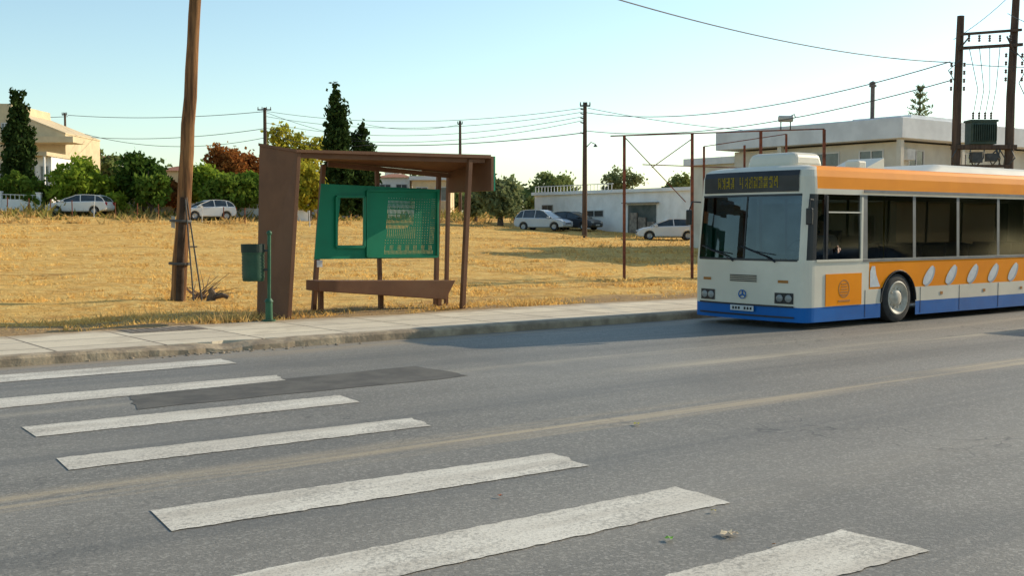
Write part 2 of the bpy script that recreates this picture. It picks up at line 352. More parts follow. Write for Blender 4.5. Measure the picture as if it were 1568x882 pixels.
# ---------------------------------------------------------------- trees
bark=mat('bark',(.14,.10,.07),(.08,.06,.045),.95,6,bmp=.5)
LM={'dark':leafmat('leaf_dark',(.045,.095,.018),(.10,.16,.03),.35),'green':leafmat('leaf_green',(.09,.16,.022),(.20,.27,.045),.4),
'light':leafmat('leaf_light',(.17,.26,.025),(.32,.39,.05),.45),'rust':leafmat('leaf_rust',(.26,.08,.025),(.40,.18,.05),.35),
'yellow':leafmat('leaf_yellow',(.26,.29,.03),(.55,.45,.06),.45),'olive':leafmat('leaf_olive',(.14,.17,.07),(.28,.30,.14),.4),
'cyp':leafmat('leaf_cypress',(.022,.046,.013),(.06,.09,.026),.15),'far':leafmat('leaf_far',(.14,.18,.06),(.25,.29,.10),.35)}
def leaves(ells,ncl,per,ls,cr,up=0):
    out=[]
    vol=np.array([e[3]*e[4]*e[5] for e in ells])**.66; vol=vol/vol.sum()
    for e,fr in zip(ells,vol):
        k=max(3,int(ncl*fr)); d=rng.normal(size=(k,3)); d/=np.linalg.norm(d,axis=1)[:,None]
        r=rng.uniform(.35,1.0,(k,1))**.6; c=np.array(e[:3])+d*r*np.array(e[3:])
        lc=rng.normal(size=(k,per,3)); c=c[:,None,:]+lc*cr*rng.uniform(.5,1.2,(k,1,1))*np.array([1,1,.75+up])
        out.append(c.reshape(-1,3))
    c=np.concatenate(out); n=len(c)
    a=rng.normal(size=(n,3)); a[:,2]+=up; a/=np.linalg.norm(a,axis=1)[:,None]
    b=np.cross(a,rng.normal(size=(n,3))); b/=np.linalg.norm(b,axis=1)[:,None]
    s=ls*rng.uniform(.5,1.3,(n,1)); V=np.stack([c-a*s,c+b*s*.55,c+a*s,c-b*s*.55],1)
    return V.reshape(-1,3)
def tree_at(X,Y,h,R,kind,label,name='tree',cbot=.25,dens=1.0,cat='tree',leaf=.22,group=None):
    zb=terr(X,Y)
    root=thing(name,label,cat,(X,Y,zb),group=group)
    g=MB(); th=h*(cbot+.3); tr=max(.06,min(.22,R*.1)); pts=[(0,0,-.2),(random.uniform(-.1,.1),random.uniform(-.1,.1),th*.5),(random.uniform(-.2,.2),0,th)]
    g.path(pts,[tr*1.3,tr,tr*.7],8)
    nb=5
    for i in range(nb):
        a=6.283*i/nb+random.uniform(-.4,.4); rr=R*random.uniform(.5,.75)
        if kind=='cyp': rr*=.4
        g.path([(0,0,th*random.uniform(.5,.85)),(math.cos(a)*rr*.5,math.sin(a)*rr*.5,h*(cbot+.3)),(math.cos(a)*rr,math.sin(a)*rr,h*random.uniform(.55,.8))],[tr*.55,tr*.35,tr*.12],6)
    g.make('trunk',bark,root,smooth=True)
    if kind=='cyp':
        ells=[]; nz=14
        for i in range(nz):
            t=(i+.5)/nz; rad=R*(math.sin(math.pi*min(1,(t*.62+.30)))**.8)*(1-t**7)*.95*random.uniform(.88,1.12)
            ells.append((random.uniform(-.14,.14)*R,random.uniform(-.14,.14)*R,h*(.05+.91*t),max(.14,rad),max(.14,rad),h/nz*.8))
        V=leaves(ells,int(330*dens),26,leaf*.95,R*.15,up=.8)
    else:
        cz=h*(cbot+(1-cbot)/2); rz=h*(1-cbot)/2
        ells=[(0,0,cz,R*.66,R*.66,rz*.74)]
        for i in range(11):
            a=random.uniform(0,6.283); f=random.uniform(.35,.70); e=random.uniform(-.55,.66)
            ells.append((math.cos(a)*R*f,math.sin(a)*R*f,cz+e*rz,R*random.uniform(.2,.40),R*random.uniform(.2,.40),rz*random.uniform(.22,.38)))
        V=leaves(ells,int(190*dens),26,leaf,R*.12)
        V=V[:len(V)//4*4].reshape(-1,4,3); V=V[V[:,:,2].mean(1)>.05].reshape(-1,3)
    quads('crown',V,LM[kind],root)
    return root
def tree(px,ytop,wpx,Y,kind,label,**k):
    X=gx(px,Y); h=H+(346-ytop)/F*Y-terr(X,Y); return tree_at(X,Y,h,wpx/F*Y/2,kind,label,**k)
tree(32,130,50,88,'cyp','tall narrow dark cypress beside a pale house',name='cypress_tree',cbot=.1)
tree(518,124,46,92,'cyp','tall dark cypress standing behind the bus shelter',name='cypress_tree',cbot=.1,dens=1.2)
tree(555,188,54,95,'cyp','shorter broad dark cypress next to a taller one',name='cypress_tree',cbot=.1,dens=1.1)
tree(125,238,108,86,'light','bright green rounded garden tree behind a white car',dens=1.1,cbot=.08)
tree(222,230,108,88,'dark','dense dark green rounded tree at the field edge',dens=1.6,cbot=.08)
tree(235,266,60,85,'green','low green shrub in front of a dark tree',name='shrub',cbot=.05,cat='shrub',dens=.6)
tree(360,218,110,97,'rust','tree with rust red autumn foliage',dens=1.3,cbot=.15)
tree(315,248,84,91,'light','leafy green tree beside the wooden pole',dens=1.0,cbot=.08)
tree(352,266,84,87,'green','green garden tree behind a parked white car',dens=1,cbot=.08)
tree(455,190,92,106,'yellow','sparse yellow green tree rising behind the shelter',dens=.9,cbot=.3)
tree(474,244,60,88,'yellow','yellowing bush behind the shelter',name='shrub',cbot=.05,cat='shrub',dens=.8)
tree(405,260,54,90,'light','light green bush behind the shelter',name='shrub',cbot=.05,cat='shrub',dens=.8)
tree(766,266,84,93,'olive','grey green olive tree in front of a white wall',name='olive_tree',dens=.9,cbot=.06)
tree(728,288,44,97,'olive','small olive bush at the field edge',name='shrub',cbot=.05,cat='shrub',dens=.6)
tree(845,262,86,125,'far','green tree showing over a flat white roof',dens=.9,cbot=.2)
tree(952,248,74,118,'olive','airy grey green tree behind the white building',dens=.5,cbot=.3,leaf=.18)
tree(1036,264,62,118,'far','small tree behind the white building',dens=.6,cbot=.3)
tree(63,222,64,118,'far','distant green garden tree',dens=.8,cbot=.1)
tree(98,226,50,122,'olive','distant olive coloured garden tree',dens=.7,cbot=.1)
tree(165,232,60,120,'far','distant green garden tree',dens=.8,cbot=.1)
tree(270,272,44,89,'rust','brownish dry shrub near the pole',name='shrub',cbot=.05,cat='shrub',dens=.5)
tree(14,262,40,86,'green','green garden shrub at a white wall',name='shrub',cbot=.05,cat='shrub',dens=.6)
tree(60,268,54,85,'green','green shrub over a garden wall',name='shrub',cbot=.05,cat='shrub',dens=.6)
tree(180,290,44,85,'light','low green hedge plant beside a parked car',name='shrub',cbot=.05,cat='shrub',dens=.5)
tree(620,268,60,128,'far','distant green tree among houses',dens=.8,cbot=.1)
tree(702,262,40,128,'far','distant green tree among houses',dens=.6,cbot=.1)
for i,s_ in enumerate((44,51,58,66,74,83,93,104,116,130,146)):
    p=SN(s_,-12-2*(i%2)); tree_at(p.x,p.y,7+1.5*(i%3),4.6,('dark','green','olive')[i%3],'unseen leafy tree added across the road to darken window reflections',dens=.7,cbot=.1,leaf=.42,group='unseen trees added for window reflections')  # unseen row added to block bright horizon glare in the bus windows
ells=[]
for i in range(120):
    px=-260+i*9.2; Y=random.uniform(122,140); X=gx(px,Y); yt=random.uniform(252,284) if px<480 else random.uniform(276,298)
    zt=H+(346-yt)/F*Y; ells.append((X,Y,terr(X,Y)+(zt-terr(X,Y))*.45,random.uniform(1.5,3),2,(zt-terr(X,Y))*.5))
quads('distant_vegetation',leaves(ells,1700,14,.42,.7),LM['far'],kind='stuff',label='belt of distant garden trees and hedges')

Y=74; X=gx(1404,Y); root=thing('norfolk_pine','feathery tiered pine showing above a flat roof','tree',(X,Y,terr(X,Y))); zt=H+(346-138)/F*Y-terr(X,Y)
g=MB(); g.path([(0,0,0),(0,0,zt*.6),(0,0,zt)],[.2,.12,.03],8); g.make('trunk',bark,root)
V=[]
for t in range(9):
    z=zt-.15-t*.42; r=.25+t*.2
    for i in range(8):
        a=6.283*i/8+t+random.uniform(-.3,.3); r2=r*random.uniform(.7,1.15)
        for k in range(20):
            f=k/20; c=np.array([math.cos(a)*r2*f,math.sin(a)*r2*f,z+.36*f])+rng.normal(0,.03,3)
            d=rng.normal(0,.10,3); e=rng.normal(0,.025,3); V+= [c-d,c+e,c+d,c-e]
quads('crown',np.array(V),LM['olive'],root)

# ---------------------------------------------------------------- poles and wires
wood=mat('weathered_pole_wood',(.34,.17,.07),(.10,.05,.026),.9,2.2,bmp=.8,stretch=(6,6,.35),lo=.3,hi=.7,spec=.15)
wood2=mat('grey_pole_wood',(.13,.085,.06),(.075,.05,.038),.9,2,bmp=.4,stretch=(5,5,.4),spec=.15)
steel=mat('rusty_steel',(.27,.085,.045),(.14,.05,.03),.8,5,bmp=.2,spec=.2)
dkm=mat('dark_metal',(.05,.05,.045),(.08,.075,.07),.6,5)
cer=mat('ceramic_insulator',(.12,.07,.05),(.2,.15,.12),.3,5)
base=G(271,460,.13); base.z=.1
root=thing('utility_pole','thick weathered wooden utility pole leaning slightly','utility pole',base)
topv=P(303,-60,27.0)-base; pts=[]; rs=[]
for i in range(14):
    t=i/13; p=Vector((0,0,-.3)).lerp(topv,t); pts.append(p+Vector((random.uniform(-.015,.015),random.uniform(-.015,.015),0))); rs.append(.18-.05*t+random.uniform(-.006,.006))
g=MB(); g.path(pts,rs,18); g.make('pole',wood,root,smooth=True)
g=MB(); g.path([(.10,-.15,-.2),(.16,-.17,1.3),(.24,-.16,2.45)],[.09,.085,.075],10); g.make('splice_stub',mat('tarred_wood',(.045,.03,.022),(.08,.055,.04),.9,3,bmp=.5,spec=.1),root,smooth=True)
g=MB()
for z in (.9,1.9): g.lathe([(.25,z-.03),(.255,z),(.25,z+.03)],(.06,-.07,0),(.04,0,1),16)
g.cyl((.29,-.2,2.4),(.48,-.3,.0),.018); g.cyl((.29,-.1,2.45),(.62,-.1,.0),.018); g.cyl((.38,-.2,1.3),(.52,-.1,1.3),.016)
g.make('iron_straps',dkm,root)
g=MB(); g.add([(-.05,-.2,1.75),(.04,-.2,1.72),(.05,-.2,2.0),(-.04,-.2,2.02)],[(0,1,2,3)]); g.make('paper_notice',mat('paper',(.5,.46,.38)),root,fix=False)
g=MB(); b0=G(308,457,.12)
for i in range(34):
    a=random.uniform(-.6,3.4); l=random.uniform(.3,1.0); e=random.uniform(.1,.9)
    p1=Vector((math.cos(a)*l*.5,math.sin(a)*.3*l,l*e*.5)); p2=Vector((math.cos(a)*l,math.sin(a)*.5*l,l*e*random.uniform(.6,1.1)))
    o_=Vector((random.uniform(-.2,.2),random.uniform(-.1,.1),0)); g.path([o_,o_+p1,o_+p2],[.016,.01,.004],5)
g.make('dry_branches',mat('dead_twig',(.22,.13,.08),(.13,.08,.05),.9),loc=b0,label='heap of bare dead branches beside the pole',cat='dead branches')
g=MB(); g.path([(0,0,-.05),(.05,.02,.18),(.0,.0,.3)],[.12,.09,.06],9); g.path([(0,0,.1),(.3,0,.15),(.4,.05,.1)],[.07,.06,.05],7)
g.make('tree_stump',bark,loc=G(322,462,.12),smooth=True,label='small weathered broken stump in dry dirt',cat='stump')

def pole(px,ytop,Y,r,label,arms=(),name='utility_pole',lean=0):
    X=gx(px,Y); zb=terr(X,Y); h=H+(346-ytop)/F*Y-zb
    root=thing(name,label,'utility pole',(X,Y,zb),group='wooden utility poles')
    g=MB(); g.path([(lean*-.1,0,-.3),(lean*.5,0,h*.5),(lean,0,h)],[r*1.15,r,r*.8],10); g.make('pole',wood2,root,smooth=True)
    for (z,l) in arms:
        g=MB(); zz=h-z; g.box(-l/2+lean,l/2+lean,-.05-r,.05-r,zz-.05,zz+.05); g.make('crossarm',dkm,root)
        for k in (-1,-.35,.35,1): g=MB(); g.cyl((lean+k*l/2*.92,-r,zz+.051),(lean+k*l/2*.92,-r,zz+.25),.05,.035,6); g.make('insulator',dkm,root)
    return root,h
r_,h_=pole(895,158,78,.16,'dark wooden utility pole carrying lines and a lamp',((.25,.7),))
for z in (.5,.8,1.1,1.4,2.1): g=MB(); g.cyl((-.14,-.1,h_-z),(-.32,-.1,h_-z+.06),.05,.04,6); g.make('insulator',dkm,r_)
g=MB(); g.path([(.13,0,h_-3.0),(.4,-.2,h_-2.7),(.7,-.3,h_-2.85)],[.03,.03,.03],6); g.lathe([(.03,.12),(.09,.05),(.16,-.06)],(.7,-.3,h_-2.96),(0,0,1),10)
g.make('lamp',dkm,r_)
pole(705,186,112,.15,'distant thin utility pole',((.3,.5),))
pole(408,166,101,.17,'distant utility pole above the trees',((.2,1.2),))
pole(104,174,118,.13,'distant utility pole near a house',((.2,.5),))
Y6=45.0; XL=gx(1460,Y6); XR=gx(1541,Y6); zb=terr(XL,Y6)
root=thing('transformer_pole','double wooden pole carrying a green electric transformer','utility pole',(XL,Y6,zb))
w6=XR-XL; zz=lambda y: H+(346-y)/F*Y6-zb
g=MB(); g.path([(0,0,-.3),(.02,0,zz(150)),(.09,0,zz(28))],[.19,.165,.135],12); g.make('pole',wood2,root,smooth=True)
g=MB(); g.path([(w6,0,-.3),(w6+.02,0,zz(150)),(w6+.17,0,zz(-30))],[.19,.165,.135],12); g.make('pole',wood2,root,smooth=True)
for a_,b_,w_,h_2 in (((-.1,-.2,zz(78)),(w6+.35,-.2,zz(72)),.1,.12),((.0,-.2,zz(57)),(w6+.3,-.2,zz(50)),.08,.1),((-.1,-.22,zz(226)),(w6+.2,-.22,zz(226)),.12,.16),((-.1,.22,zz(226)),(w6+.2,.22,zz(226)),.12,.16),((0,-.2,zz(255)),(w6,-.2,zz(255)),.1,.1),((-.1,-.27,zz(82)),(.35,-.27,zz(60)),.05,.05),((w6-.3,-.27,zz(60)),(w6+.1,-.27,zz(90)),.05,.05)):
    g=MB(); g.beam(a_,b_,w_,h_2); g.make('crossarm',wood2,root)
def ins(pts_):
    g=MB(); 
    for c in pts_: g.ball(c,.055,seg=8,sq=.85)
    g.make('insulator',cer,root,smooth=True)
for k in (.35,.75,1.15,1.55,1.95): ins([(k,-.2,zz(64)-j*.09+.12) for j in range(3)])
for z in (90,102,114,126):
    for sx in (-.35,.28): ins([(w6+sx+.05,-.25,zz(z)),(w6+sx+.05,-.25,zz(z)+.08)]); ins([(sx*.8-.05,-.25,zz(z+14)),(sx*.8-.05,-.25,zz(z+14)+.08)])
g=MB(); x0=gx(1478,Y6)-XL; x1=gx(1517,Y6)-XL
g.box(x0,x1,-.32,.32,zz(222),zz(188))
for i in range(12):
    xx=x0+(x1-x0)*(i+.3)/12; g.box(xx,xx+.025,-.42,-.318,zz(218),zz(192))
g.box(x0-.05,x1+.05,-.36,.36,zz(188)-.01,zz(185))
g.make('transformer_tank',mat('transformer_green',(.035,.06,.045),(.06,.085,.06),.55,4),root,bevel=.015)
for i in range(4): xx=x0+.15+i*(x1-x0-.3)/3; ins([(xx,-.1,zz(182)+j*.09) for j in range(3)])
g=MB()
for i in range(4):
    xx=x0+.15+i*(x1-x0-.3)/3; g.path([(xx,-.1,zz(178)),(xx+.1,-.25,zz(140)),(.35+.4*i,-.22,zz(76))],[.014]*3,5)
for i in range(9):
    a=random.uniform(-.2,w6); g.path([(a,-.2,zz(255)),(a+random.uniform(-.3,.3),-.35,zz(243)),(a+random.uniform(-.3,.3),-.2,zz(228))],[.025]*3,5)
g.box(.5,.9,-.4,-.1,zz(250),zz(234)); g.box(1.1,1.5,-.35,-.1,zz(248),zz(236))
g.path([(w6+.1,-.3,zz(85)),(w6+.5,-.4,zz(105)),(w6+.2,-.3,zz(130)),(w6+.45,-.3,zz(150))],[.02]*4,5)
g.path([(0,-.3,zz(95)),(-.5,-.4,zz(112)),(-.1,-.3,zz(135))],[.02]*3,5)
g.make('cables',dkm,root)
wirem=mat('cable_black',(.05,.05,.05),(.07,.07,.07),.6)
def wire(a,b,sag,r=.02,label='thin overhead power line'):
    a=P(*a);b=P(*b); n=22; pts=[]
    for i in range(n+1):
        t=i/n; p=a.lerp(b,t); p.z-=4*sag*t*(1-t); pts.append(p-a)
    g=MB(); g.path(pts,[r]*(n+1),5); g.make('power_line',wirem,loc=a,label=label,cat='power line',group='overhead power lines',fix=False)
wire((925,-8,30),(1455,95,45),.35,.018); wire((1455,95,45),(1640,101,44),.1,.014)
wire((897,172,78),(1455,94,45),1.0,.022); wire((897,200,78),(1458,122,45),.9,.022); wire((900,165,78),(1458,208,58),.6,.018)
for k,(ya,yb) in enumerate(((165,170),(171,178),(178,188),(184,196))): wire((893,ya,78),(408,yb,101),.9+.15*k,.018)
wire((893,203,78),(560,222,90),.3,.03); wire((560,222,90),(420,206,101),.5,.025)
for ya,yb in ((170,176),(196,207)): wire((408,ya,101),(104,yb,118),.4+.2*(ya>180),.028)
wire((408,210,101),(130,205,112),1.0,.025); wire((104,178,118),(-120,168,120),.4,.028); 
wire((408,172,101),(560,215,92),.2,.018); wire((705,190,112),(560,190,110),.5,.018)
wire((1543,20,45),(1700,60,30),.2,.012); wire((1543,-4,45),(1460,60,45),.1,.012); wire((1545,75,45),(1700,120,40),.3,.015)

# ---------------------------------------------------------------- buildings
white=mat('whitewashed_wall',(.85,.83,.80),(.76,.74,.71),.9,1.2,bmp=.1,dirt=.10)
cream=mat('cream_wall',(.66,.52,.32),(.58,.45,.28),.9,1.2,dirt=.15)
beige=mat('beige_wall',(.62,.57,.48),(.54,.49,.41),.9,1.0,dirt=.18)
fasc=mat('roof_fascia',(.70,.71,.72),(.60,.61,.62),.9,.8,dirt=.15)
conc=mat('raw_concrete',(.34,.31,.27),(.26,.23,.2),.95,1.5,bmp=.2)
dark=mat('dark_opening',(.035,.035,.035),(.05,.045,.04),.5)
paneg=mat('window_pane_dark',(.05,.06,.07),(.09,.10,.11),.12,2,spec=.6)
tilem=mat('terracotta_tile',(.36,.15,.08),(.28,.11,.06),.9,6,bmp=.4)
frm=mat('window_frame_white',(.65,.63,.6))
gmet=mat('green_metal_door',(.10,.16,.13),(.08,.12,.10),.6)
def window(parent,axis,c0,c1,z0,z1,w,sgn=-1,door=False,fm=None,pm=None):
    root=bpy.data.objects.new('door' if door else 'window',None); COL.objects.link(root); root.parent=parent
    def bx(g,a0,a1,zz0,zz1,d0,d1):
        e0,e1=sorted((w+sgn*d0,w+sgn*d1))
        if axis=='x': g.box(a0,a1,e0,e1,zz0,zz1)
        else: g.box(e0,e1,a0,a1,zz0,zz1)
    g=MB(); bx(g,c0,c1,z0,z1,-.05,.012); g.make('panel' if door else 'pane',pm or (gmet if door else paneg),root)
    g=MB(); t=.07
    bx(g,c0-t,c0,z0-t,z1+t,-.05,.05);bx(g,c1,c1+t,z0-t,z1+t,-.05,.05);bx(g,c0,c1,z1,z1+t,-.05,.05);bx(g,c0,c1,z0-t,z0,-.05,.05)
    if not door: m_=(c0+c1)/2; bx(g,m_-.03,m_+.03,z0,z1,.013,.045)
    g.make('frame',fm or frm,root)
root=thing('white_outbuilding','long low flat roofed white building with roof railing','building',SN(61.8,58.0,terr(*SN(61.8,58).xy)-.1),RA)
zt=4.50-root.location.z
g=MB(); g.box(0,14,0,19,-1,zt); g.make('wall',white,root)
g=MB(); g.box(-.25,14.15,-.15,19.15,zt,zt+.26); g.make('roof_slab',white,root)
window(root,'y',4.2,7.3,.25,2.6,0,door=True,pm=mat('dark_green_opening',(.05,.065,.06),(.11,.12,.11),.6,1)); window(root,'y',10.2,12.4,1.75,2.2,0,pm=dark); window(root,'y',16.6,17.9,.8,2.7,0,pm=dark,fm=conc)
g=MB(); g.box(-.5,-.05,3.9,7.6,2.72,2.8); g.make('door_canopy',conc,root)
g=MB()
for i in range(24): g.cyl((.1,19-i*.42,zt+.26),(.1,19-i*.42,zt+.75),.03,seg=5)
g.box(.04,.16,9.2,19,zt+.72,zt+.78); g.make('railing',frm,root)
scr=mat('scrap_panel',(.3,.25,.2),(.15,.12,.1),.9,3)
for i in range(3):
    g=MB(); g.box(-.14-.02*i,-.06,4.3+i*.95,4.3+i*.95+.8,.25,1.3+.35*(i%3)); g.make('scrap_panel',scr,root)
o=SN(48.4,32.2); zb=terr(o.x,o.y); root=thing('two_storey_house','large two storey house with thick flat roof slab','house',(o.x,o.y,zb-.1),RA)
g=MB(); g.box(.8,15,.8,11.2,-.5,5.9); g.box(.1,15.4,.3,.797,-.2,2.9,0); g.make('wall',beige,root)
g=MB(); g.box(0,15.6,0,11.9,6.0,7.0); g.box(.25,15.35,.25,11.6,7.0,7.06); g.make('roof_slab',fasc,root,bevel=.03)
g=MB(); g.box(-.2,15.4,-.2,11.4,2.95,3.15); g.make('balcony_slab',fasc,root)
g=MB()
for i in range(40): g.cyl((-.12,-.1+i*.29,3.15),(-.12,-.1+i*.29,4.05),.02,seg=4); 
for i in range(40): g.cyl((-.1+i*.29,-.12,3.15),(-.1+i*.29,-.12,4.05),.02,seg=4)
g.box(-.15,-.09,-.15,11.3,4.03,4.09); g.box(-.088,12,-.15,-.09,4.03,4.09); g.make('railing',frm,root)
for c in ((.15,.15),(.15,7.4),(5.5,.15)):
    g=MB(); g.box(c[0],c[0]+.25,c[1],c[1]+.25,3.15,6.0); g.make('column',beige,root)
for a,b_ in ((1.6,2.9),(4.2,5.9),(7.6,9.0)): window(root,'y',a,b_,3.6,5.5,.8)
for a,b_ in ((1.8,3.0),(6,7.8)): window(root,'x',a,b_,3.5,5.5,.8)
for a,b_ in ((2,3.2),(5,6.5)): window(root,'y',a,b_,.9,2.3,.8)
g=MB(); g.box(1.0,1.7,.35,.795,5.0,5.55); g.make('air_conditioner',frm,root,bevel=.03)
g=MB(); g.box(3,7.5,1.5,5,7.06,7.4); g.make('roof_parapet',white,root)
g=MB(); g.cyl((2.6,3.5,7.0),(2.6,3.5,8.95),.11); g.lathe([(.11,8.95),(.19,8.95),(.19,9.03),(.10,9.1),(.21,9.15),(.02,9.25)],(2.6,3.5,0),(0,0,1),12); g.make('chimney_pipe',mat('chimney_metal',(.16,.12,.1),(.1,.08,.07),.7),root)
o=P(1203,188,60)
root=thing('water_tank','small pale rounded water tank on a flat roof','water tank',o)
g=MB(); g.cyl((-.38,0,.22),(.38,0,.22),.17,seg=16); g.make('tank',mat('tank_pale',(.55,.52,.46),(.45,.42,.37),.6),root,smooth=True,bevel=.05)
for x_ in (-.25,.25): g=MB(); g.beam((x_,0,-.35),(x_,0,.1),.05,.05); g.make('leg',dkm,root)
g=MB(); g.path([(.3,0,.38),(.45,0,.45),(.5,0,.3)],[.03]*3,6); g.make('pipe',dkm,root)
o=SN(50.4,44.3); root=thing('low_flat_house','low pale flat roofed house beside a larger one','house',(o.x,o.y,terr(o.x,o.y)-.1),RA)
g=MB(); g.box(0,6.0,0,3.6,-.5,5.1); g.make('wall',beige,root); g=MB(); g.box(-.3,6.2,-.2,3.9,5.1,5.5); g.make('roof_slab',fasc,root)
window(root,'y',1,2.3,3.2,4.5,0)
o=P(1452,300,68); root=thing('roadside_house','beige house with orange tiled eaves','house',(o.x,o.y,terr(o.x,o.y)-.1),RA)
g=MB(); g.box(0,22,0,9,-.5,6.2); g.make('wall',beige,root)
g=MB(); g.add([(-.5,-.5,6.2),(22.5,-.5,6.2),(22.5,9.5,6.2),(-.5,9.5,6.2),(3,4.5,7.7),(19,4.5,7.7)],[(0,1,5,4),(2,3,4,5),(1,2,5),(3,0,4),(3,2,1,0)]); g.make('roof',tilem,root)
for a in (1,4.5,8,12,16): window(root,'x',a,a+1.5,3.8,5.2,0)
window(root,'y',3,4.6,3.8,5.2,0)
o=P(-60,320,108); root=thing('cream_house','cream blocky two storey house with gently sloping roofline','house',(o.x,o.y,terr(o.x,o.y)-.2))
k=108/F
def zc(y): return (H+(346-y)*k)-root.location.z
g=MB(); X1=(102+60)*k
g.prism([(-6,-1),(X1,-1),(X1,zc(206)),((22+60)*k,zc(174)),((21+60)*k,zc(160)),(-6,zc(158))],'y',0,9); g.make('wall',cream,root)
g=MB(); g.prism([((22+60)*k,zc(174)),(X1+.05,zc(206)),(X1+.05,zc(204)),((22+60)*k,zc(172))],'y',-.06,9.06); g.make('roof',cream,root)
g=MB(); g.box((60+10)*k,(60+132)*k,-3,-.003,zc(222),zc(213)); g.make('veranda_canopy',cream,root)
for a in (62,78,96): window(root,'x',(a)*k+.0,(a+10)*k,zc(262),zc(240),0)
window(root,'x',(60+6)*k,(60+14)*k,zc(205),zc(190),0)
o=P(-40,330,97); k=97/F; root=thing('white_house','white low house with balcony and dark openings','house',(o.x,o.y,terr(o.x,o.y)-.2))
g=MB(); g.box(-4,120*k,0,7,-.6,zc(240)); g.make('wall',white,root); g=MB(); g.box(-4.3,122*k,-1.2,7.2,zc(240),zc(234)); g.make('roof_slab',cream,root)
for a in (42,62,84,104): window(root,'x',a*k,(a+11)*k,zc(285),zc(255),0)
for a in (46,116): g=MB(); g.box(a*k,(a+2)*k,-1.1,-.95,-.3,zc(240)); g.make('column',white,root)
def simplehouse(px0,px1,yeave,ytop,Y,label,wm,rm,hip=True):
    X0=gx(px0,Y); X1=gx(px1,Y); zb=terr((X0+X1)/2,Y); root=thing('house',label,'house',(X0,Y,zb)); W=X1-X0
    ze=H+(346-yeave)/F*Y-zb; zt=H+(346-ytop)/F*Y-zb
    g=MB(); g.box(0,W,0,7,-.8,ze); g.make('wall',wm,root); g=MB()
    if hip: g.add([(-.4,-.4,ze),(W+.4,-.4,ze),(W+.4,7.4,ze),(-.4,7.4,ze),(W*.35,3.5,zt),(W*.65,3.5,zt)],[(0,1,5,4),(2,3,4,5),(1,2,5),(3,0,4),(3,2,1,0)])
    else: g.box(-.3,W+.3,-.3,7.3,ze,zt)
    g.make('roof',rm,root)
    n=max(2,int(W/2.2))
    for i in range(n): c=W*(i+.5)/n; window(root,'x',c-.5,c+.5,ze-1.9,ze-.7,0)
    return root
simplehouse(578,628,272,264,112,'small pale house with low tiled roof',white,tilem)
simplehouse(632,690,276,270,108,'small cream house with flat roof',cream,fasc,False)
simplehouse(590,612,262,256,125,'distant white house among trees',white,tilem)
simplehouse(128,190,244,236,130,'distant white house behind garden trees',white,tilem)
simplehouse(238,300,262,252,118,'cream house hidden behind trees',cream,tilem)
simplehouse(385,440,262,254,118,'pale house hidden behind trees',white,tilem)
simplehouse(650,700,262,255,150,'distant cream house with tiled roof',cream,tilem)
simplehouse(485,520,270,262,118,'pale house behind cypress trees',white,fasc,False)
def gwall(px0,px1,Y0,Y1,h,label):
    a=Vector((gx(px0,Y0),Y0,0)); b=Vector((gx(px1,Y1),Y1,0)); a.z=terr(a.x,a.y); b.z=terr(b.x,b.y)
    root=thing('garden_wall',label,'wall',a); d=b-a; n=max(2,int(d.length/2.6))
    g=MB(); g.beam((0,0,h*.25),d+Vector((0,0,h*.25)),.2,h*.5+.4); g.make('wall',white,root)
    for i in range(n+1):
        g=MB(); p=d*(i/n); g.box(p.x-.16,p.x+.16,p.y-.16,p.y+.16,p.z-.3,p.z+h)
        g.box(p.x-.2,p.x+.2,p.y-.2,p.y+.2,p.z+h,p.z+h+.08); g.make('pillar',white,root)
    g=MB(); m_=n*9
    for i in range(m_): p=d*((i+.5)/m_); g.cyl(p+Vector((0,0,h*.4)),p+Vector((0,0,h*.9)),.03,seg=4)
    g.beam(Vector((0,0,h*.9)),d+Vector((0,0,h*.9)),.06,.06); g.make('railing',frm,root)
gwall(-60,62,83,84,1.35,'white garden wall with pillars and railing')
gwall(160,290,88,90,1.1,'low pale garden wall behind trees')
gwall(362,470,88,88,1.2,'low pale garden wall with pillars')
gwall(470,640,92,98,1.1,'low white boundary wall')
for i in range(16):
    px=-20+i*33; Y=81; X=gx(px,Y); g=MB(); g.cyl((0,0,-.2),(random.uniform(-.06,.06),0,1.15),.04,seg=6); g.make('fence_post',frm if i%5==0 else steel,loc=(X,Y,terr(X,Y)),label='thin leaning fence post in dry grass',cat='fence post',group='fence posts')

# ---------------------------------------------------------------- billboard frame
o=Vector((gx(956,37.4),37.4,0)); o.z=terr(o.x,o.y); root=thing('billboard_frame','empty rusty steel billboard frame with diagonal braces','billboard frame',o)
tops=[]
for px,Y,yt in ((956,37.4,207),(1060,38.2,204),(1165,39,201),(1262,39.8,198)):
    b_=Vector((gx(px,Y),Y,0)); b_.z=terr(b_.x,b_.y)-.1; t=P(px,yt,Y); g=MB(); g.beam(b_-o,t-o,.09,.09); g.make('post',steel,root); tops.append(t-o)
back=[]
for px,Y,yt in ((1078,40.6,224),(1140,41.4,222),(1204,42,205)):
    b_=Vector((gx(px,Y),Y,0)); b_.z=terr(b_.x,b_.y)-.1; t=P(px,yt,Y); g=MB(); g.beam(b_-o,t-o,.07,.07); g.make('post',steel,root); back.append(t-o)
l=P(935,208,37.2)-o; z2=P(985,252,37.5).z-o.z
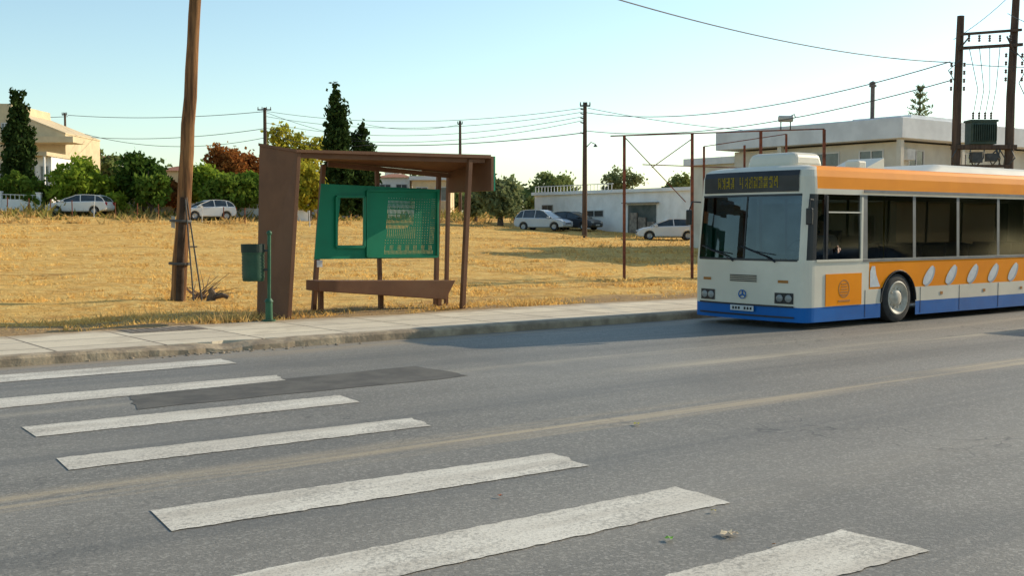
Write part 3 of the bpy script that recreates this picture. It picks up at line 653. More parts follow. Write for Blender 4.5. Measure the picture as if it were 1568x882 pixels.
for a,b_,w_ in ((l,tops[3]+Vector((0,0,.02)),.04),(Vector((tops[0].x+.6,tops[0].y,z2)),Vector((tops[2].x,tops[2].y,z2-.05)),.03),(back[0],back[2],.03),
  (Vector((tops[0].x,tops[0].y,z2+.9)),Vector((tops[1].x-.2,tops[1].y,z2-1.2)),.024),(Vector((tops[1].x,tops[1].y,z2+.9)),Vector((tops[0].x+.9,tops[0].y,z2-.1)),.024)):
    g=MB(); g.beam(a,b_,w_,w_); g.make('brace',steel,root)

# ---------------------------------------------------------------- cars
tyre=mat('tyre_rubber',(.025,.025,.025),(.04,.038,.035),.85,8)
rimm=mat('wheel_rim',(.45,.45,.44),(.35,.35,.34),.4,6,metal=.5)
lamp=mat('headlamp_glass',(.6,.6,.58),(.4,.4,.4),.15); red=mat('tail_lamp_red',(.35,.02,.02))
carglass=mat('car_window_tint',(.02,.03,.035),(.05,.06,.07),.08,2,spec=.6)
trim=mat('black_plastic_trim',(.03,.03,.03),(.045,.045,.045),.6)
def car_at(X,Y,z,ang,col,label,L_=4.2,hh=1.47,van=False,name='parked_car',group='parked cars'):
    root=thing(name,label,'car',(X,Y,z),ang,group=group)
    pm=mat('car_paint_'+str(col),col,tuple(c*.93 for c in col),.3,1,spec=.6)
    s=L_/4.2; fw,rw=1.28*s,-1.27*s; R=.37
    pts=[(-2.02*s,.33),(-2.1*s,.5),(-2.08*s,.75),(-1.98*s,.98),(-1.2*s,.99),(.3*s,.96),(1.0*s,.93),(1.6*s,.85),(1.9*s,.75),(2.06*s,.6),(2.1*s,.45),(2.03*s,.26)]
    for cx in (fw,rw):
        pts.append((cx+R,.24))
        for i in range(1,9): a=math.pi*i/9; pts.append((cx+R*math.cos(a),.28+R*math.sin(a)))
        pts.append((cx-R,.24))
    g=MB(); g.prism(pts,'y',-.86,.86); g.make('body',pm,root,bevel=.07)
    st=[(-1.98,.97,.80),(-1.82,1.2,.74),(-1.55,hh-.10,.66),(-1.2,hh-.03,.64),(-.5,hh,.63),(.0,hh-.03,.64),(.35 if van else .2,hh-.12,.66),(.75,1.16,.74),(1.12,.94,.80)]
    vs=[]
    for x,z_,wy in st:
        vs+= [(x*s,-.80,.94),(x*s,-wy,z_),(x*s,wy,z_),(x*s,.80,.94)]
    n=len(st); g=MB(); g.v=vs
    for i in range(n-1):
        o4=i*4; p4=o4+4; roof=2<=i<=5
        for q,mm in (((o4,p4,p4+1,o4+1),0),((o4+2,p4+2,p4+3,o4+3),0),((o4+1,p4+1,p4+2,o4+2),1 if roof else 0)): g.f.append(q); g.m.append(mm)
    g.make('cabin',[carglass,pm],root,smooth=True)
    for sy in (-1,1):
        g=MB()
        rail=[(x*s,sy*(wy+.012),z_-.01) for x,z_,wy in st]
        for a_,b_ in zip(rail[:-1],rail[1:]): g.beam(a_,b_,.03,.05)
        for x0,x1,zt_ in ((-.35,-.30,hh-.03),(-1.35,-1.3,hh-.08)): g.beam((x0*s,sy*.815,.95),(x1*s,sy*.655,zt_),.03,.06,up=(1,0,0))
        g.make('window_pillars',pm,root)
    for cx in (fw,rw):
        for sy in (-1,1):
            w_=bpy.data.objects.new('wheel',None); COL.objects.link(w_); w_.parent=root; w_.location=(cx,sy*.76,.31)
            g=MB(); g.lathe([(.18,-.1),(.29,-.1),(.315,-.05),(.315,.05),(.29,.1),(.18,.1)],(0,0,0),(0,sy,0),20); g.make('tyre',tyre,w_,smooth=True)
            g=MB(); g.lathe([(.001,.07),(.05,.085),(.12,.06),(.19,.09)],(0,0,0),(0,sy,0),14); g.make('rim',rimm,w_)
    for sy in (-1,1):
        g=MB(); g.box(1.86*s,2.075*s,sy*.66-.15,sy*.66+.15,.56,.70); g.make('headlight',lamp,root,bevel=.02)
        g=MB(); g.box(-2.1*s,-1.95*s,sy*.7-.12,sy*.7+.12,.7,.92); g.make('tail_light',red,root,bevel=.02)
        g=MB(); g.box(.75*s,.95*s,sy*.92-.09,sy*.92+.09,.93,1.06); g.make('mirror',pm,root,bevel=.02)
    g=MB(); g.box(-1.4*s,1.4*s,-.80,.80,.2,.5); g.make('underbody',trim,root)
    g=MB(); g.box(2.06*s,2.112*s,-.26,.26,.36,.47); g.make('number_plate',mat('plate',(.6,.6,.58)),root)
    g=MB(); g.box(2.05*s,2.108*s,-.45,.45,.50,.58); g.make('grille',trim,root)
def car(px,Y,ang,col,label,L_=4.2,hh=1.47,van=False):
    X=gx(px,Y); car_at(X,Y,terr(X,Y),ang,col,label,L_,hh,van)
car(124,83,math.radians(178),(.72,.71,.69),'white hatchback parked at the dry field edge',4.5)
car(318,84,math.radians(214),(.7,.7,.69),'white car half hidden behind garden trees',3.9)
car(832,88,math.radians(-28),(.42,.46,.50),'silver blue people carrier parked before the white building',4.3,1.6,True)
car(880,90,math.radians(-35),(.03,.035,.045),'dark car parked beside the white building',4.2)
car(1022,79,math.radians(178),(.72,.72,.72),'white estate car parked in dry grass',4.3)
p=SN(23.4,9.6); car_at(p.x,p.y,0,RA,(.25,.26,.28),'grey car driving on the road away from the crossing',4.2,1.5,name='car',group='moving traffic')

# ---------------------------------------------------------------- bus shelter
S0,N0=9.8,19.85
root=thing('bus_shelter','angular brown metal bus shelter with green perforated panel','bus shelter',SN(S0,N0,.13),RA)
brown=mat('brown_painted_steel',(.185,.088,.045),(.145,.068,.036),.65,1.3,bmp=.05,dirt=.18,spec=.2)
green=mat('green_painted_steel',(.005,.22,.11),(.005,.18,.09),.5,1.5,dirt=.1,spec=.3)
def SL(px,py,s=None,n=None):
    r=ray(px,py); nrm,val=(N,n+N0) if n is not None else (D,s+S0)
    t=val/r.dot(nrm); p=Vector((0,0,H))+r*t
    return Vector((p.dot(D)-S0,p.dot(N)-N0,p.z-.13))
z0=-.02
bF=SL(440,487,n=0); bB=SL(393,484,n=1.0); tB=SL(397,223,n=1.05); tF=SL(455,233,n=0)
g=MB(); e=Vector((.09,0,0)); bF.z=z0;bB.z=z0
g.hexa([bF,bF+e,bB+e,bB,tF,tF+e,tB+e,tB]); g.make('side_panel',brown,root,bevel=.01)
A=tB+Vector((-.02,0,.0)); B_=tF+Vector((-.03,-.03,0)); C_=SL(752,242,n=0); D_=SL(686,265,n=1.35)
Dl=SL(500,247,n=1.35)
thk=Vector((0,0,.09))
g=MB(); g.add([A,B_,C_,D_,Dl,A+thk*.6,B_+thk*.6,C_+thk*.8,D_+thk,Dl+thk],[(0,4,1),(4,3,2,1),(5,6,9),(9,6,7,8),(0,1,6,5),(1,2,7,6),(2,3,8,7),(3,4,9,8),(4,0,5,9)]); g.make('roof',brown,root)
a=SL(752,239,n=0); b_=SL(686,244,n=1.3); c=SL(686,295,n=1.3); d=SL(752,292,n=0); e=Vector((.07,0,0))
g=MB(); g.hexa([d,d+e,c+e,c,a,a+e,b_+e,b_]); g.make('roof_fascia',brown,root,bevel=.008)
g=MB(); g.hexa([d+e*1.05,d+e*1.6,c+e*1.6,c+e*1.05,a+e*1.05,a+e*1.6,b_+e*1.6,b_+e*1.05]); g.make('roof_fascia_cover',green,root)
for a_,b2 in ((B_+Vector((.08,.12,-.05)),C_+Vector((-.1,.12,-.05))),(Dl+Vector((0,-.05,-.06)),D_+Vector((0,-.05,-.06)))):
    g=MB(); g.beam(a_,b2,.07,.1); g.make('roof_beam',brown,root)
def pst(px0,py0,px1,py1,n,w=.1):
    a=SL(px0,py0,n=n); b2=SL(px1,py1,n=n); a.z=-.03; g=MB(); g.beam(a,b2,w,w); g.make('post',brown,root,bevel=.008)
pst(708,470,719,244,.08,.10); pst(480,476,495,252,1.3,.09); pst(583,472,577,258,1.33,.08); pst(667,470,672,264,1.3,.09); pst(683,468,687,266,1.5,.08)
tl=SL(492,281,n=1.22); tr=SL(674,290,n=1.22); br_=SL(667,395,n=1.22); bl=SL(481,397,n=1.22)
NU,NV=180,108
def pu(i,j):
    u=i/NU;v=j/NV; return (tl.lerp(tr,u)).lerp(bl.lerp(br_,u),v)
hole=np.zeros((NU,NV),bool)
def pxu(px): return int((px-487)/(670-487)*NU)
def pyv(py): return int((py-284)/(396-284)*NV)
hole[pxu(517):pxu(556),pyv(303):pyv(376)]=True
x0,x1,y0,y1=pxu(589),pxu(665),pyv(300),pyv(390)
for i in range(x0,x1):
    for j in range(y0,y1):
        u=(i-x0)/(x1-x0); v=(j-y0)/(y1-y0)
        if u<.55 and .05<v<.55 and v<.62-.5*max(0,u-.2): hole[i,j]= (i%2==0) and (j%8!=0)
        elif .50<v<.72 and u<.6: hole[i,j]=(i%3==0 and j%2==0)
        elif v>.82: hole[i,j]= (i%2==0 and j%2==0) and ((i//6)%2==0 or v>.92)
        elif u>.88: hole[i,j]=(i%2==0 and j%3==0)
        elif i%4==0 and j%4==0: hole[i,j]=True
g=MB(); idx={}
off=Vector((0,.012,0))
def vid(i,j,k):
    key=(i,j,k)
    if key not in idx: idx[key]=len(g.v); g.v.append(tuple(pu(i,j)+off*k))
    return idx[key]
for i in range(NU):
    for j in range(NV):
        if hole[i,j]: continue
        for k in (0,1): g.f.append((vid(i,j,k),vid(i+1,j,k),vid(i+1,j+1,k),vid(i,j+1,k))); g.m.append(0)
        for di,dj,e1,e2 in ((-1,0,(i,j),(i,j+1)),(1,0,(i+1,j),(i+1,j+1)),(0,-1,(i,j),(i+1,j)),(0,1,(i,j+1),(i+1,j+1))):
            ii,jj=i+di,j+dj
            if ii<0 or jj<0 or ii>=NU or jj>=NV or hole[ii,jj]: g.f.append((vid(*e1,0),vid(*e2,0),vid(*e2,1),vid(*e1,1))); g.m.append(0)
g.make('perforated_panel',green,root)
def rect(p0,p1,q0,q1,w):
    g=MB()
    for a,b2 in (((p0,q0),(p1,q0)),((p1,q0),(p1,q1)),((p1,q1),(p0,q1)),((p0,q1),(p0,q0))): g.beam(SL(*a,n=1.19),SL(*b2,n=1.19),w,.05,up=(0,1,0))
    g.make('panel_frame',green,root)
rect(515,558,301,378,.05); rect(562,670,292,393,.04)
g=MB(); y0,y1=.55,1.1
a=SL(488,430,n=y0);b2=SL(698,429,n=y0);c=SL(683,459,n=y0);d=SL(488,446,n=y0); dy=Vector((0,y1-y0,0))
g.hexa([d,c,c+dy,d+dy,a,b2,b2+dy+Vector((0,0,-.02)),a+dy]); g.make('bench_seat',brown,root,bevel=.015)
for q_ in (SL(583,450,n=1.0),SL(672,452,n=.9),SL(491,444,n=1.0)):
    g=MB(); g.beam(q_,Vector((q_.x,q_.y,0)),.09,.09); g.make('bench_leg',brown,root)
g=MB(); a=SL(489,400,n=1.17); g.box(a.x-.06,a.x+.06,a.y-.02,a.y,a.z-.12,a.z+.02); g.make('small_sign',frm,root)

# ---------------------------------------------------------------- litter bin
o=G(412,492,.13); root=thing('litter_bin','green ribbed litter bin hung on a green post','litter bin',o)
gp=mat('green_post_paint',(.03,.12,.06),(.025,.09,.048),.5,5,dirt=.3,spec=.3); gb=mat('green_bin_plastic',(.028,.085,.05),(.02,.065,.038),.55,5,dirt=.15,spec=.25)
g=MB(); g.cyl((0,0,0),(.02,0,1.6),.033,seg=14); g.ball((.02,0,1.62),.05); g.cyl((0,0,0),(0,0,.36),.07,.065,14); g.cyl((0,0,.36),(0,0,.42),.085,.05,14); g.cyl((0,0,0),(0,0,.03),.12,seg=14); g.make('post',gp,root,smooth=True)
g=MB(); pr=[(.001,.74),(.185,.74),(.195,.76)]
for i in range(8): z=.79+i*.06; pr+= [(.196,z),(.206,z+.03)]
pr+= [(.207,1.30),(.19,1.30),(.18,.8),(.001,.8)]
g.lathe(pr,(-.28,0,0),(0,0,1),24); g.make('bin_bucket',gb,root,smooth=True)
g=MB(); g.lathe([(.195,1.27),(.214,1.27),(.216,1.42),(.2,1.42),(.195,1.27)],(-.28,0,0),(0,0,1),24); g.make('bin_rim',mat('bin_dark',(.015,.035,.025)),root)
for z in (1.3,.95): g=MB(); g.beam((-.09,0,z),(.0,0,z),.05,.04); g.make('bin_bracket',trim,root)

# ---------------------------------------------------------------- BUS
BO=SN(16.65,13.0,0)
root=thing('city_bus','white orange and blue city bus driving along the kerb','bus',BO,RA); root.scale=(1,1.09,1)
bw=mat('bus_white',(.72,.655,.53),(.64,.58,.465),.4,.8,spec=.25,dirt=.14); bo=mat('bus_orange',(.90,.285,.004),(.82,.25,.004),.5,.8,spec=.08); bb_=mat('bus_blue',(.004,.125,.42),(.004,.10,.34),.45,.8,spec=.2,dirt=.15)
bd=mat('bus_black',(.018,.02,.022),(.03,.03,.033),.35,2,spec=.3); bint=mat('bus_interior',(.10,.095,.085),(.075,.07,.065),.8)
GL=glassmat('bus_window_glass',(.24,.235,.20),.05,rough=.09); GW=glassmat('bus_windscreen_glass',(.12,.19,.26),.07)
wins=[(.30,.50),(.60,1.62),(1.85,3.33),(3.43,4.88),(4.98,6.43),(6.53,7.98),(8.08,9.5),(9.6,11.1)]
arch=[2.86,8.75]; AR=.58
bp=sorted(set([.27,11.75]+[x for w_ in wins for x in w_]+[round(c-AR+2*AR*k/14,4) for c in arch for k in range(15)]+[1.9]))
lv=[.13,.40,.68,1.0,1.20,1.26,2.46,2.56,2.78,2.90,2.965,3.0]
def lean(z): return 0 if z<1.2 else min(.12,(z-1.2)*.09)+max(0,z-2.8)*.35+(max(0,z-2.93)*2.5)
def inset(z): return 0 if z<=1.26 else (z-1.26)*.02 + {2.78:.01,2.90:.035,2.965:.09,3.0:.30}.get(z,0)
ring=[]
for a in bp: ring.append((a,0,'near'))
def arc(cx,cy,r,t0,t1,n=5): return [(cx+r*math.cos(t0+(t1-t0)*k/n),cy+r*math.sin(t0+(t1-t0)*k/n)) for k in range(1,n)]
ring+= [(x,y,'rc') for x,y in arc(11.75,.25,.25,-math.pi/2,0)]
for k in range(6): ring.append((12.0,.25+2*k/5,'rear'))
ring+= [(x,y,'rc') for x,y in arc(11.75,2.25,.25,0,math.pi/2)]
for a in bp[::-1]: ring.append((a,2.5,'far'))
FC=.14; CA=.27
ring+= [(CA+CA*math.cos(t),2.5-FC+FC*math.sin(t),'fc') for t in [math.pi/2+math.pi/2*k/6 for k in range(1,6)]]
NF=14
def bow(b): return -.09*(1-min(1,abs((b-1.25)/(1.25-FC)))**2)
for k in range(NF+1): 
    b=FC+(2.5-2*FC)*k/NF; b=2.5-b; ring.append((bow(b),b,'front'))
ring+= [(CA+CA*math.cos(t),FC+FC*math.sin(t),'fc') for t in [math.pi+math.pi/2*k/6 for k in range(1,6)]]
M_=len(ring)
def archz(a):
    for c in arch:
        if abs(a-c)<AR-.001: return .42+math.sqrt(AR*AR-(a-c)**2)*1.02
    return 0
def bv(i,j):
    a,b,r=ring[i%M_]; z=lv[j]
    w_=max(0,min(1,(.9-a)/.9)); aa=a+lean(z)*w_; 
    if a>11.5: aa-=inset(z)
    ins_=inset(z); bbv=1.25+(b-1.25)*(1-ins_/1.25); zz=z
    if r in('near','far'): zz=max(z,archz(a))
    return (aa,bbv,zz)
groups={}
def put(key,i,j,mi=0):
    g=groups.setdefault(key,MB()); g.add([bv(i,j),bv(i+1,j),bv(i+1,j+1),bv(i,j+1)],[(0,1,2,3)],mi)
for i in range(M_):
    a0,b0,r0=ring[i]; a1,b1,r1=ring[(i+1)%M_]; am=(a0+a1)/2; bm_=(b0+b1)/2
    side='near' if (r0=='near' and r1=='near') else 'far' if (r0=='far' and r1=='far') else 'front' if (r0=='front' and r1=='front') else 'rear' if r0=='rear' and r1=='rear' else ('fc' if am<1 else 'rc')
    for j in range(len(lv)-1):
        zm=(lv[j]+lv[j+1])/2
        if side in('near','far'):
            h0,h1=archz(a0),archz(a1)
            if (h0 or h1) and min(h0 if h0 else 9,h1 if h1 else 9)>=lv[j+1]: continue
        if 1.26<zm<2.46:
            if side in('near','far'):
                hit=[k for k,w_ in enumerate(wins) if w_[0]-.001<=min(a0,a1) and max(a0,a1)<=w_[1]+.001]
                if hit: put((side,hit[0]),i,j); continue
                put('body',i,j,3 if am<1.7 else 4); continue
            if side=='front': put('windshield',i,j); continue
            if side=='fc': put('body',i,j,3 if am>.10 else 0); continue
            if side=='rear': put(('rear',0),i,j); continue
        mi=0
        if zm<.40: mi=1
        elif side in('near','far') and am>1.88 and .68<zm<1.2: mi=2
        elif side in('near','far','rc') and 2.56<zm<3.0: mi=2
        elif side=='rear' and zm>.68 and zm<1.2: mi=2
        put('body',i,j,mi)
g=groups['body']; g.add([bv(i,len(lv)-1) for i in range(M_)],[tuple(range(M_))],0)
pill=mat('bus_pillar',(.22,.215,.20),(.17,.165,.155),.5,spec=.2)
groups.pop('body').make('body',[bw,bb_,bo,bd,pill],root,smooth=True)
groups.pop('windshield').make('windshield',GW,root,smooth=True)
for k,g in groups.items(): g.make('window',GL,root)
g=MB(); g.box(1.7,11.7,-.012,-.002,2.50,2.56); g.make('window_trim',pill,root)
g=MB(); g.box(1.7,11.7,-.012,-.002,1.205,1.255); g.make('window_trim',pill,root)
g=MB(); w0,w1=wins[1]
g.box(w1-.01,w1+.05,-.02,.02,1.27,2.42); g.box(w0-.30,w1+.05,-.02,.02,1.225,1.268); g.box(w0+.03,w1-.011,-.015,.015,2.12,2.145)
g.make('driver_window_frame',bw,root)
g=MB(); g.box(w0-.03,w0+.029,-.012,.012,1.27,2.44); g.make('window_divider',bd,root)
def fp(b,z,off=.0): return (bow(b)+lean(z)-off,b,z)
def fpanel(g,b0,b1,z0,z1,off,mi=0,n=8,m_=3):
    vs=[]
    for jj in range(m_+1):
        for ii in range(n+1): vs.append(fp(b0+(b1-b0)*ii/n,z0+(z1-z0)*jj/m_,off))
    g.add(vs,[(jj*(n+1)+ii,jj*(n+1)+ii+1,(jj+1)*(n+1)+ii+1,(jj+1)*(n+1)+ii) for ii in range(n) for jj in range(m_)],mi)
g=MB(); fpanel(g,.22,2.32,2.51,2.90,.014,m_=4,n=12); g.make('destination_display',bd,root,fix=False)
em=mat('display_amber',(.40,.29,.02),(.28,.20,.015),.6,spec=.1)
rr=random.Random(5)
bpos=.62
while bpos<1.95:
    pat=[[rr.random()<.58 for _ in range(4)] for _ in range(6)]
    if abs(bpos-1.45)>.05:
        g=MB()
        for yy in range(6):
            for xx in range(4):
                if pat[yy][xx] or xx==0: fpanel(g,bpos+xx*.02,bpos+xx*.02+.016,2.59+yy*.036,2.59+yy*.036+.028,.021,n=1,m_=1)
        g.make('display_character',em,root,fix=False)
    bpos+=.105
for q_ in ((1.235,1.265,1.276,2.43,1),(.16,2.34,1.235,1.275,8),(.16,2.34,2.431,2.47,8)):
    g=MB(); fpanel(g,q_[0],q_[1],q_[2],q_[3],.010,n=q_[4]); g.make('windshield_rubber',bd,root,fix=False)
g=MB()
for k in range(4): fpanel(g,.95,1.55,.84+k*.035,.86+k*.035,.012,n=5,m_=1)
g.make('grille',bd,root,fix=False)
for z_,o_2 in ((.395,.03),(.20,.02)): g=MB(); fpanel(g,.2,2.3,z_,z_+.03,o_2,m_=1); g.make('bumper_strip',bd,root,fix=False)
for b0 in (.22,1.92):
    g=MB(); fpanel(g,b0,b0+.36,.46,.66,.012,n=4,m_=1); g.make('headlight_housing',bd,root,fix=False)
    for c in (b0+.09,b0+.26):
        g=MB(); p=fp(c,.56,.014); g.lathe([(.07,.0),(.066,.012),(.04,.022),(.001,.026)],p,(-1,0,0),16); g.make('headlight',mat('bus_lamp',(.3,.3,.28),(.2,.2,.19),.2),root,smooth=True)
    g=MB(); fpanel(g,b0+.1,b0+.3,.84,.89,.012,n=3,m_=1); g.make('marker_lamp',mat('indicator_orange',(.4,.16,.03)),root,fix=False)
g=MB(); fpanel(g,.98,1.5,.29,.39,.05,n=2,m_=1); g.make('number_plate',mat('plate',(.6,.6,.58)),root,fix=False)
g=MB()
for k in range(7):
    if k==3: continue
    fpanel(g,1.02+k*.065,1.06+k*.065,.315,.365,.054,n=1,m_=1)
g.make('plate_characters',bd,root,fix=False)
g=MB(); p=fp(1.25,.60,.02); g.lathe([(.085,0),(.085,.012),(.072,.012),(.072,0)],p,(-1,0,0),20)
for k in range(3):
    a=math.pi/2+k*2.0944; g.beam(p,(p[0]-.002,p[1]+.075*math.cos(a),p[2]+.075*math.sin(a)),.02,.014,up=(1,0,0))
g.make('round_emblem',bb_,root)
for c0,c1 in ((.55,1.05),(1.45,2.0)):
    g=MB(); g.path([fp(c0,1.22,.05),fp(c0+.2,1.32,.05),fp(c1+.02,1.42,.05)],[.014,.012,.01],6); g.path([fp(c1-.45,1.36,.045),fp(c1+.0,1.42,.045),fp(c1+.25,1.50,.045)],[.01]*3,5); g.make('wiper',bd,root)
g=MB(); g.box(.58,1.66,-.012,-.003,.41,1.0); g.make('side_hatch',bo,root)
og=mat('emblem_dark_orange',(.45,.17,.03))
g=MB(); c=(1.12,-.013,.72); g.lathe([(.17,0),(.17,.002),(.145,.002),(.145,0)],c,(0,-1,0),24)
for k in range(5): g.box(1.0+.01*k,1.24-.01*k,-.017,-.0135,.60+.05*k,.62+.05*k)
g.box(.95,1.3,-.017,-.0135,.48,.51); g.make('hatch_emblem',og,root)
lp=mat('livery_pale',(.62,.62,.60),(.5,.52,.54),.5,6); lg=mat('livery_grey',(.34,.38,.42))
g=MB()
g.add([(1.93,-.006,.72),(2.25,-.006,.72),(2.12,-.006,.95),(2.08,-.006,1.12),(1.98,-.006,1.12),(1.93,-.006,1.02)],[(0,1,2,3,4,5)]); g.make('side_livery_motif',lp,root,fix=False)
x=3.72
while x<11.2:
    if not(8.0<x<9.35):
        g=MB(); pts=[]
        for k in range(20):
            t=6.2832*k/20; u_=.13*math.cos(t)*(1.0-.2*math.sin(t)); v_=.19*math.sin(t); pts.append((x+.16+u_+v_*.7,-.006,.90+v_))
        g.add(pts,[tuple(range(20))])
        pts=[(px_+.05,-.0045,pz_-.03) for (px_,_,pz_) in pts]; g.add(pts,[tuple(range(20))],1)
        g.make('side_livery_motif',[lp,lg],root,fix=False)
    x+=.80
for x in (4.3,5.9,7.4,10):
    g=MB(); g.box(x,x+.09,-.008,-.002,.50,.56); g.make('side_marker',mat('indicator_orange',(.4,.16,.03)),root)
for x in (1.78,3.6,5.0,6.5,9.6,11.0): g=MB(); g.box(x,x+.012,-.0035,-.001,.16,.67); g.make('panel_seam',bd,root)
g=MB(); g.hexa([(.55,.65,2.97),(1.45,.65,2.97),(1.45,1.75,2.97),(.55,1.75,2.97),(.62,.70,3.27),(1.38,.70,3.27),(1.38,1.70,3.27),(.62,1.70,3.27)]); g.make('air_conditioning_unit',bw,root,bevel=.10)
g=MB(); g.box(2.35,2.62,.55,.85,2.96,3.16); g.make('roof_vent',bw,root,bevel=.04)
g=MB(); g.hexa([(3.0,.8,3.0),(3.6,.8,3.0),(3.6,1.6,3.0),(3.0,1.6,3.0),(3.0,.8,3.05),(3.6,.8,3.27),(3.6,1.6,3.27),(3.0,1.6,3.05)]); g.make('roof_hatch',bw,root,bevel=.015)
g=MB(); g.hexa([(4.2,.35,2.94),(11,.35,2.94),(11,2.15,2.94),(4.2,2.15,2.94),(5.2,.6,3.18),(10.6,.6,3.18),(10.6,1.9,3.18),(5.2,1.9,3.18)]); g.make('roof_pod',bw,root,bevel=.09)
for b0,sg in ((-.0,-1),(2.5,1)):
    g=MB(); g.path([(.2,b0,2.35),(.02,b0+sg*.06,2.36),(-.03,b0+sg*.08,2.2)],[.014]*3,6); g.make('mirror_arm',bd,root)
    g=MB(); g.box(-.06,.0,b0+sg*.09-.06,b0+sg*.09+.06,1.9,2.2); g.make('mirror',bd,root,bevel=.02)
def bwheel(a,b,sg):
    w_=bpy.data.objects.new('wheel',None); COL.objects.link(w_); w_.parent=root; w_.location=(a,b,.48)
    g=MB(); g.lathe([(.27,-.14),(.40,-.15),(.465,-.12),(.48,-.06),(.48,.06),(.465,.12),(.40,.15),(.31,.14)],(0,0,0),(0,sg,0),36); g.make('tyre',tyre,w_,smooth=True)
    g=MB(); g.lathe([(.33,.145),(.31,.155),(.28,.13),(.22,.10),(.17,.10),(.14,.13),(.09,.15),(.001,.155)],(0,0,0),(0,sg,0),30)
    for k in range(10): t=6.283*k/10; g.cyl((math.cos(t)*.19,sg*.09,math.sin(t)*.19),(math.cos(t)*.19,sg*.125,math.sin(t)*.19),.018,seg=6)
    g.make('rim',mat('bus_rim',(.60,.54,.44),(.42,.37,.29),.6,6,dirt=.35),w_,smooth=True)
for a in arch:
    bwheel(a,.15,-1); bwheel(a,2.35,1)
for a in arch:
    for b0,b1 in ((.03,.55),(1.95,2.47)):
        g=MB(); n=12; vs=[]
        for k in range(n+1):
            t=math.pi*k/n
            for bq in (b0,b1): vs.append((a+AR*math.cos(t),bq,.42+AR*1.02*math.sin(t)))
        g.add(vs,[(2*k,2*k+1,2*k+3,2*k+2) for k in range(n)])
        bq=b1 if b0<1 else b0
        g.add([(a+AR*math.cos(math.pi*k/n),bq,.42+AR*1.02*math.sin(math.pi*k/n)) for k in range(n+1)],[tuple(range(n+1))])
        g.make('wheel_arch',bd,root,fix=False)
    g=MB(); g.box(a-.05,a+.05,.4,2.1,.44,.52); g.make('axle',bd,root)
    g=MB(); g.path([(a+AR*math.cos(math.pi*k/16),-.004,.42+AR*1.02*math.sin(math.pi*k/16)) for k in range(17)],[.018]*17,6); g.make('arch_lip',bd,root)
g=MB(); g.box(.15,1.8,.1,2.4,.6,.64); g.box(1.801,11.8,.1,2.4,.36,.40); g.make('floor',bint,root)
g=MB(); g.box(.3,11.7,.25,2.25,2.80,2.84); g.make('ceiling',bint,root)
g=MB(); g.box(.22,.42,.2,2.3,.64,1.22); g.make('dashboard',bint,root)
g=MB(); g.box(1.72,1.76,.08,1.1,.65,1.7); g.make('driver_partition',bint,root)
seatm=mat('bus_seat_blue',(.03,.06,.14),(.04,.05,.1),.8)
for k in range(9):
    for b0 in (.15,1.6):
        x=3.4+k*.85
        if 8<x<9: continue
        g=MB(); g.box(x,x+.42,b0,b0+.75,.72,.82); g.hexa([(x+.36,b0,.8),(x+.44,b0,.8),(x+.44,b0+.75,.8),(x+.36,b0+.75,.8),(x+.46,b0,1.5),(x+.54,b0,1.5),(x+.54,b0+.75,1.5),(x+.46,b0+.75,1.5)]); g.box(x+.15,x+.25,b0+.3,b0+.4,.4,.72); g.make('passenger_seat',seatm,root,bevel=.03)
g=MB(); g.box(1.15,1.6,.42,.92,1.02,1.12); g.hexa([(1.52,.42,1.1),(1.62,.42,1.1),(1.62,.92,1.1),(1.52,.92,1.1),(1.62,.42,1.8),(1.7,.42,1.8),(1.7,.92,1.8),(1.62,.92,1.8)]); g.box(1.3,1.45,.6,.75,.64,1.02); g.make('driver_seat',seatm,root,bevel=.03)
g=MB()
pts=[Vector((.70+.10*math.sin(t),.67+.23*math.cos(t),1.42+.2*math.sin(t))) for t in [6.2832*k/20 for k in range(21)]]
g.path(pts,[.015]*21,6); g.cyl((.70,.67,1.42),(.45,.67,1.1),.025); g.beam((.70,.46,1.42),(.70,.88,1.42),.02,.03); g.make('steering_wheel',bd,root)
for x_,y_ in ((1.9,.9),(4.9,.9),(4.9,1.6)):
    g=MB(); g.cyl((x_,y_,.4),(x_,y_,2.8),.018); g.make('grab_rail',mat('grab_yellow',(.55,.4,.05)),root)

# driver
skin=mat('skin',(.50,.28,.19),(.44,.24,.16),.55); shirt=mat('shirt_blue',(.28,.36,.46),(.22,.30,.40),.85); trous=mat('trousers_dark',(.03,.035,.05)); hair=mat('hair_dark',(.03,.022,.018))
per=thing('person','seated driver in light blue shirt resting an arm at the window','person',BO,RA)
def skinobj(name,chains,matl,parent,sub=2):
    vs=[];es=[];rad=[]
    for ch in chains:
        prev=ch.get('from')
        for (p,r) in ch['pts']:
            vs.append(p); rad.append(r); i=len(vs)-1
            if prev is not None: es.append((prev,i))
            prev=i
    me=bpy.data.meshes.new(name); me.from_pydata(vs,es,[]); me.materials.append(matl); o=bpy.data.objects.new(name,me); COL.objects.link(o); o.parent=parent
    md=o.modifiers.new('Skin','SKIN'); md.use_smooth_shade=True
    for i,r in enumerate(rad):
        me.skin_vertices[0].data[i].radius=(r,r) if not isinstance(r,tuple) else r
        me.skin_vertices[0].data[i].use_root=(i==0)
    s=o.modifiers.new('Sub','SUBSURF'); s.levels=sub; s.render_levels=sub; return o
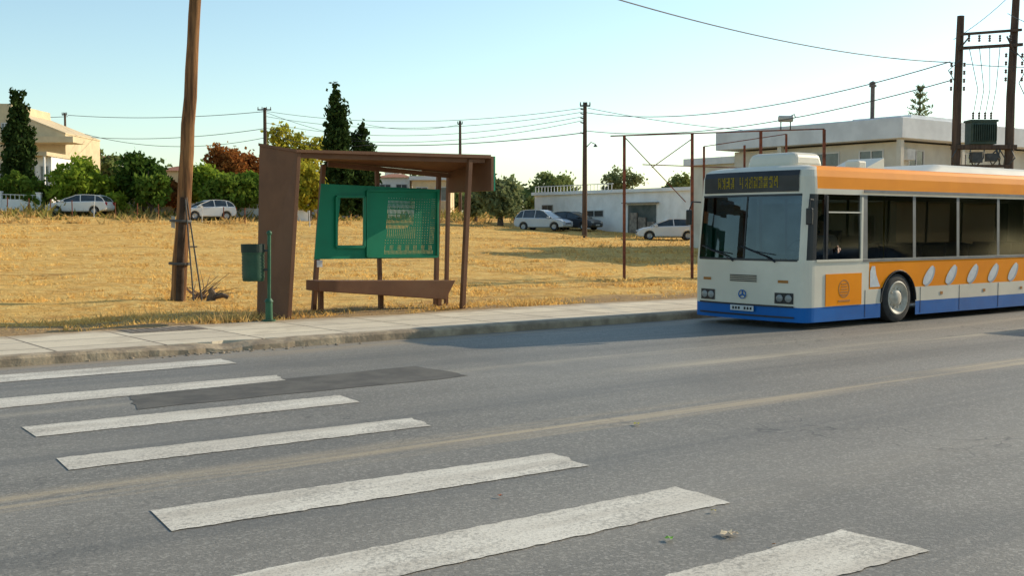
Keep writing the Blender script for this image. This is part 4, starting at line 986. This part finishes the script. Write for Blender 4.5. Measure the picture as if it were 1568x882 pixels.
chains=[{'pts':[((1.40,.67,1.20),.15),((1.42,.67,1.40),.14),((1.42,.67,1.58),(.17,.13)),((1.40,.67,1.70),.10),((1.38,.67,1.78),.055),((1.36,.67,1.86),.075),((1.35,.67,1.94),.088),((1.36,.67,2.02),.07)]},
 {'from':2,'pts':[((1.40,.47,1.64),.07),((1.30,.30,1.44),.05),((1.12,.12,1.42),.042),((.98,.00,1.45),.03),((.93,-.03,1.455),.035)]},
 {'from':2,'pts':[((1.40,.87,1.64),.07),((1.24,.95,1.40),.05),((1.0,.88,1.38),.042),((.80,.86,1.46),.032)]},
 {'from':0,'pts':[((1.36,.57,1.18),.09),((.98,.52,1.20),.075),((.85,.52,.9),.055),((.80,.52,.7),.045),((.68,.52,.67),.035)]},
 {'from':0,'pts':[((1.36,.77,1.18),.09),((.98,.82,1.20),.075),((.85,.82,.9),.055),((.80,.82,.7),.045),((.68,.82,.67),.035)]}]
skinobj('body',chains,skin,per)
skinobj('shirt',[{'pts':[((1.40,.67,1.19),.17),((1.42,.67,1.42),.158),((1.42,.67,1.58),(.185,.15)),((1.40,.67,1.70),.105)]},{'from':2,'pts':[((1.40,.46,1.64),.085),((1.31,.31,1.46),.068)]},{'from':2,'pts':[((1.40,.88,1.64),.085),((1.26,.94,1.44),.068)]}],shirt,per)
skinobj('trousers',[{'pts':[((1.40,.67,1.17),.165)]},{'from':0,'pts':[((1.34,.57,1.17),.105),((.98,.52,1.20),.09),((.85,.52,.9),.075),((.81,.52,.74),.065)]},{'from':0,'pts':[((1.34,.77,1.17),.105),((.98,.82,1.20),.09),((.85,.82,.9),.075),((.81,.82,.74),.065)]}],trous,per)
g=MB(); g.ball((1.385,.67,2.0),.105,seg=14,sq=1.0); g.make('hair',hair,per,smooth=True)
g=MB(); g.ball((1.262,.67,1.935),.02); g.make('nose',skin,per,smooth=True)
for f in range(4):
    skinobj('finger',[{'pts':[((.93,-.02-.004*f,1.475-.02*f),.010),((.885,-.035-.004*f,1.465-.022*f),.009),((.865,-.05,1.44-.02*f),.008)]}],skin,per,1)
skinobj('thumb',[{'pts':[((.96,.0,1.48),.011),((.93,.0,1.51),.010),((.90,-.005,1.52),.009)]}],skin,per,1)

# ---------------------------------------------------------------- fallen leaves
def leaf(px,py,s,col,label):
    o=G(px,py); g=MB(); n=9; vs=[(0,0,.02)]
    for i in range(n): a=6.283*i/n; r=s*(1 if i%2 else .7)*random.uniform(.85,1.1); vs.append((math.cos(a)*r*1.4,math.sin(a)*r*1.0,.014+(s*.45 if i%3==0 else s*.1)))
    g.add(vs,[(0,1+i,1+(i+1)%n) for i in range(n)])
    m_,nt_,b_=nodes('leaf_'+str(px)); nt_.links.new(mixc(nt_,noise(nt_,coords(nt_),30,3),col,tuple(c*.6 for c in col)),b_.inputs['Base Color']); b_.inputs['Roughness'].default_value=.8
    g.make('fallen_leaf',m_,loc=o+Vector((0,0,.002)),rot=random.uniform(0,6),label=label,cat='leaf',group='fallen leaves',fix=False)
leaf(1113,822,.045,(.90,.70,.44),'curled pale tan dry leaf on the asphalt'); leaf(1124,821,.028,(.85,.62,.38),'curled pale tan dry leaf on the asphalt')
leaf(1025,829,.028,(.20,.45,.05),'small green leaf on the asphalt'); leaf(975,652,.035,(.65,.55,.08),'small yellow leaf on the asphalt')
leaf(766,763,.02,(.5,.15,.06),'small reddish leaf on the asphalt'); leaf(1093,786,.018,(.6,.45,.14),'small dry leaf on the asphalt'); leaf(1185,838,.012,(.45,.22,.1),'tiny dry leaf on a crossing stripe')
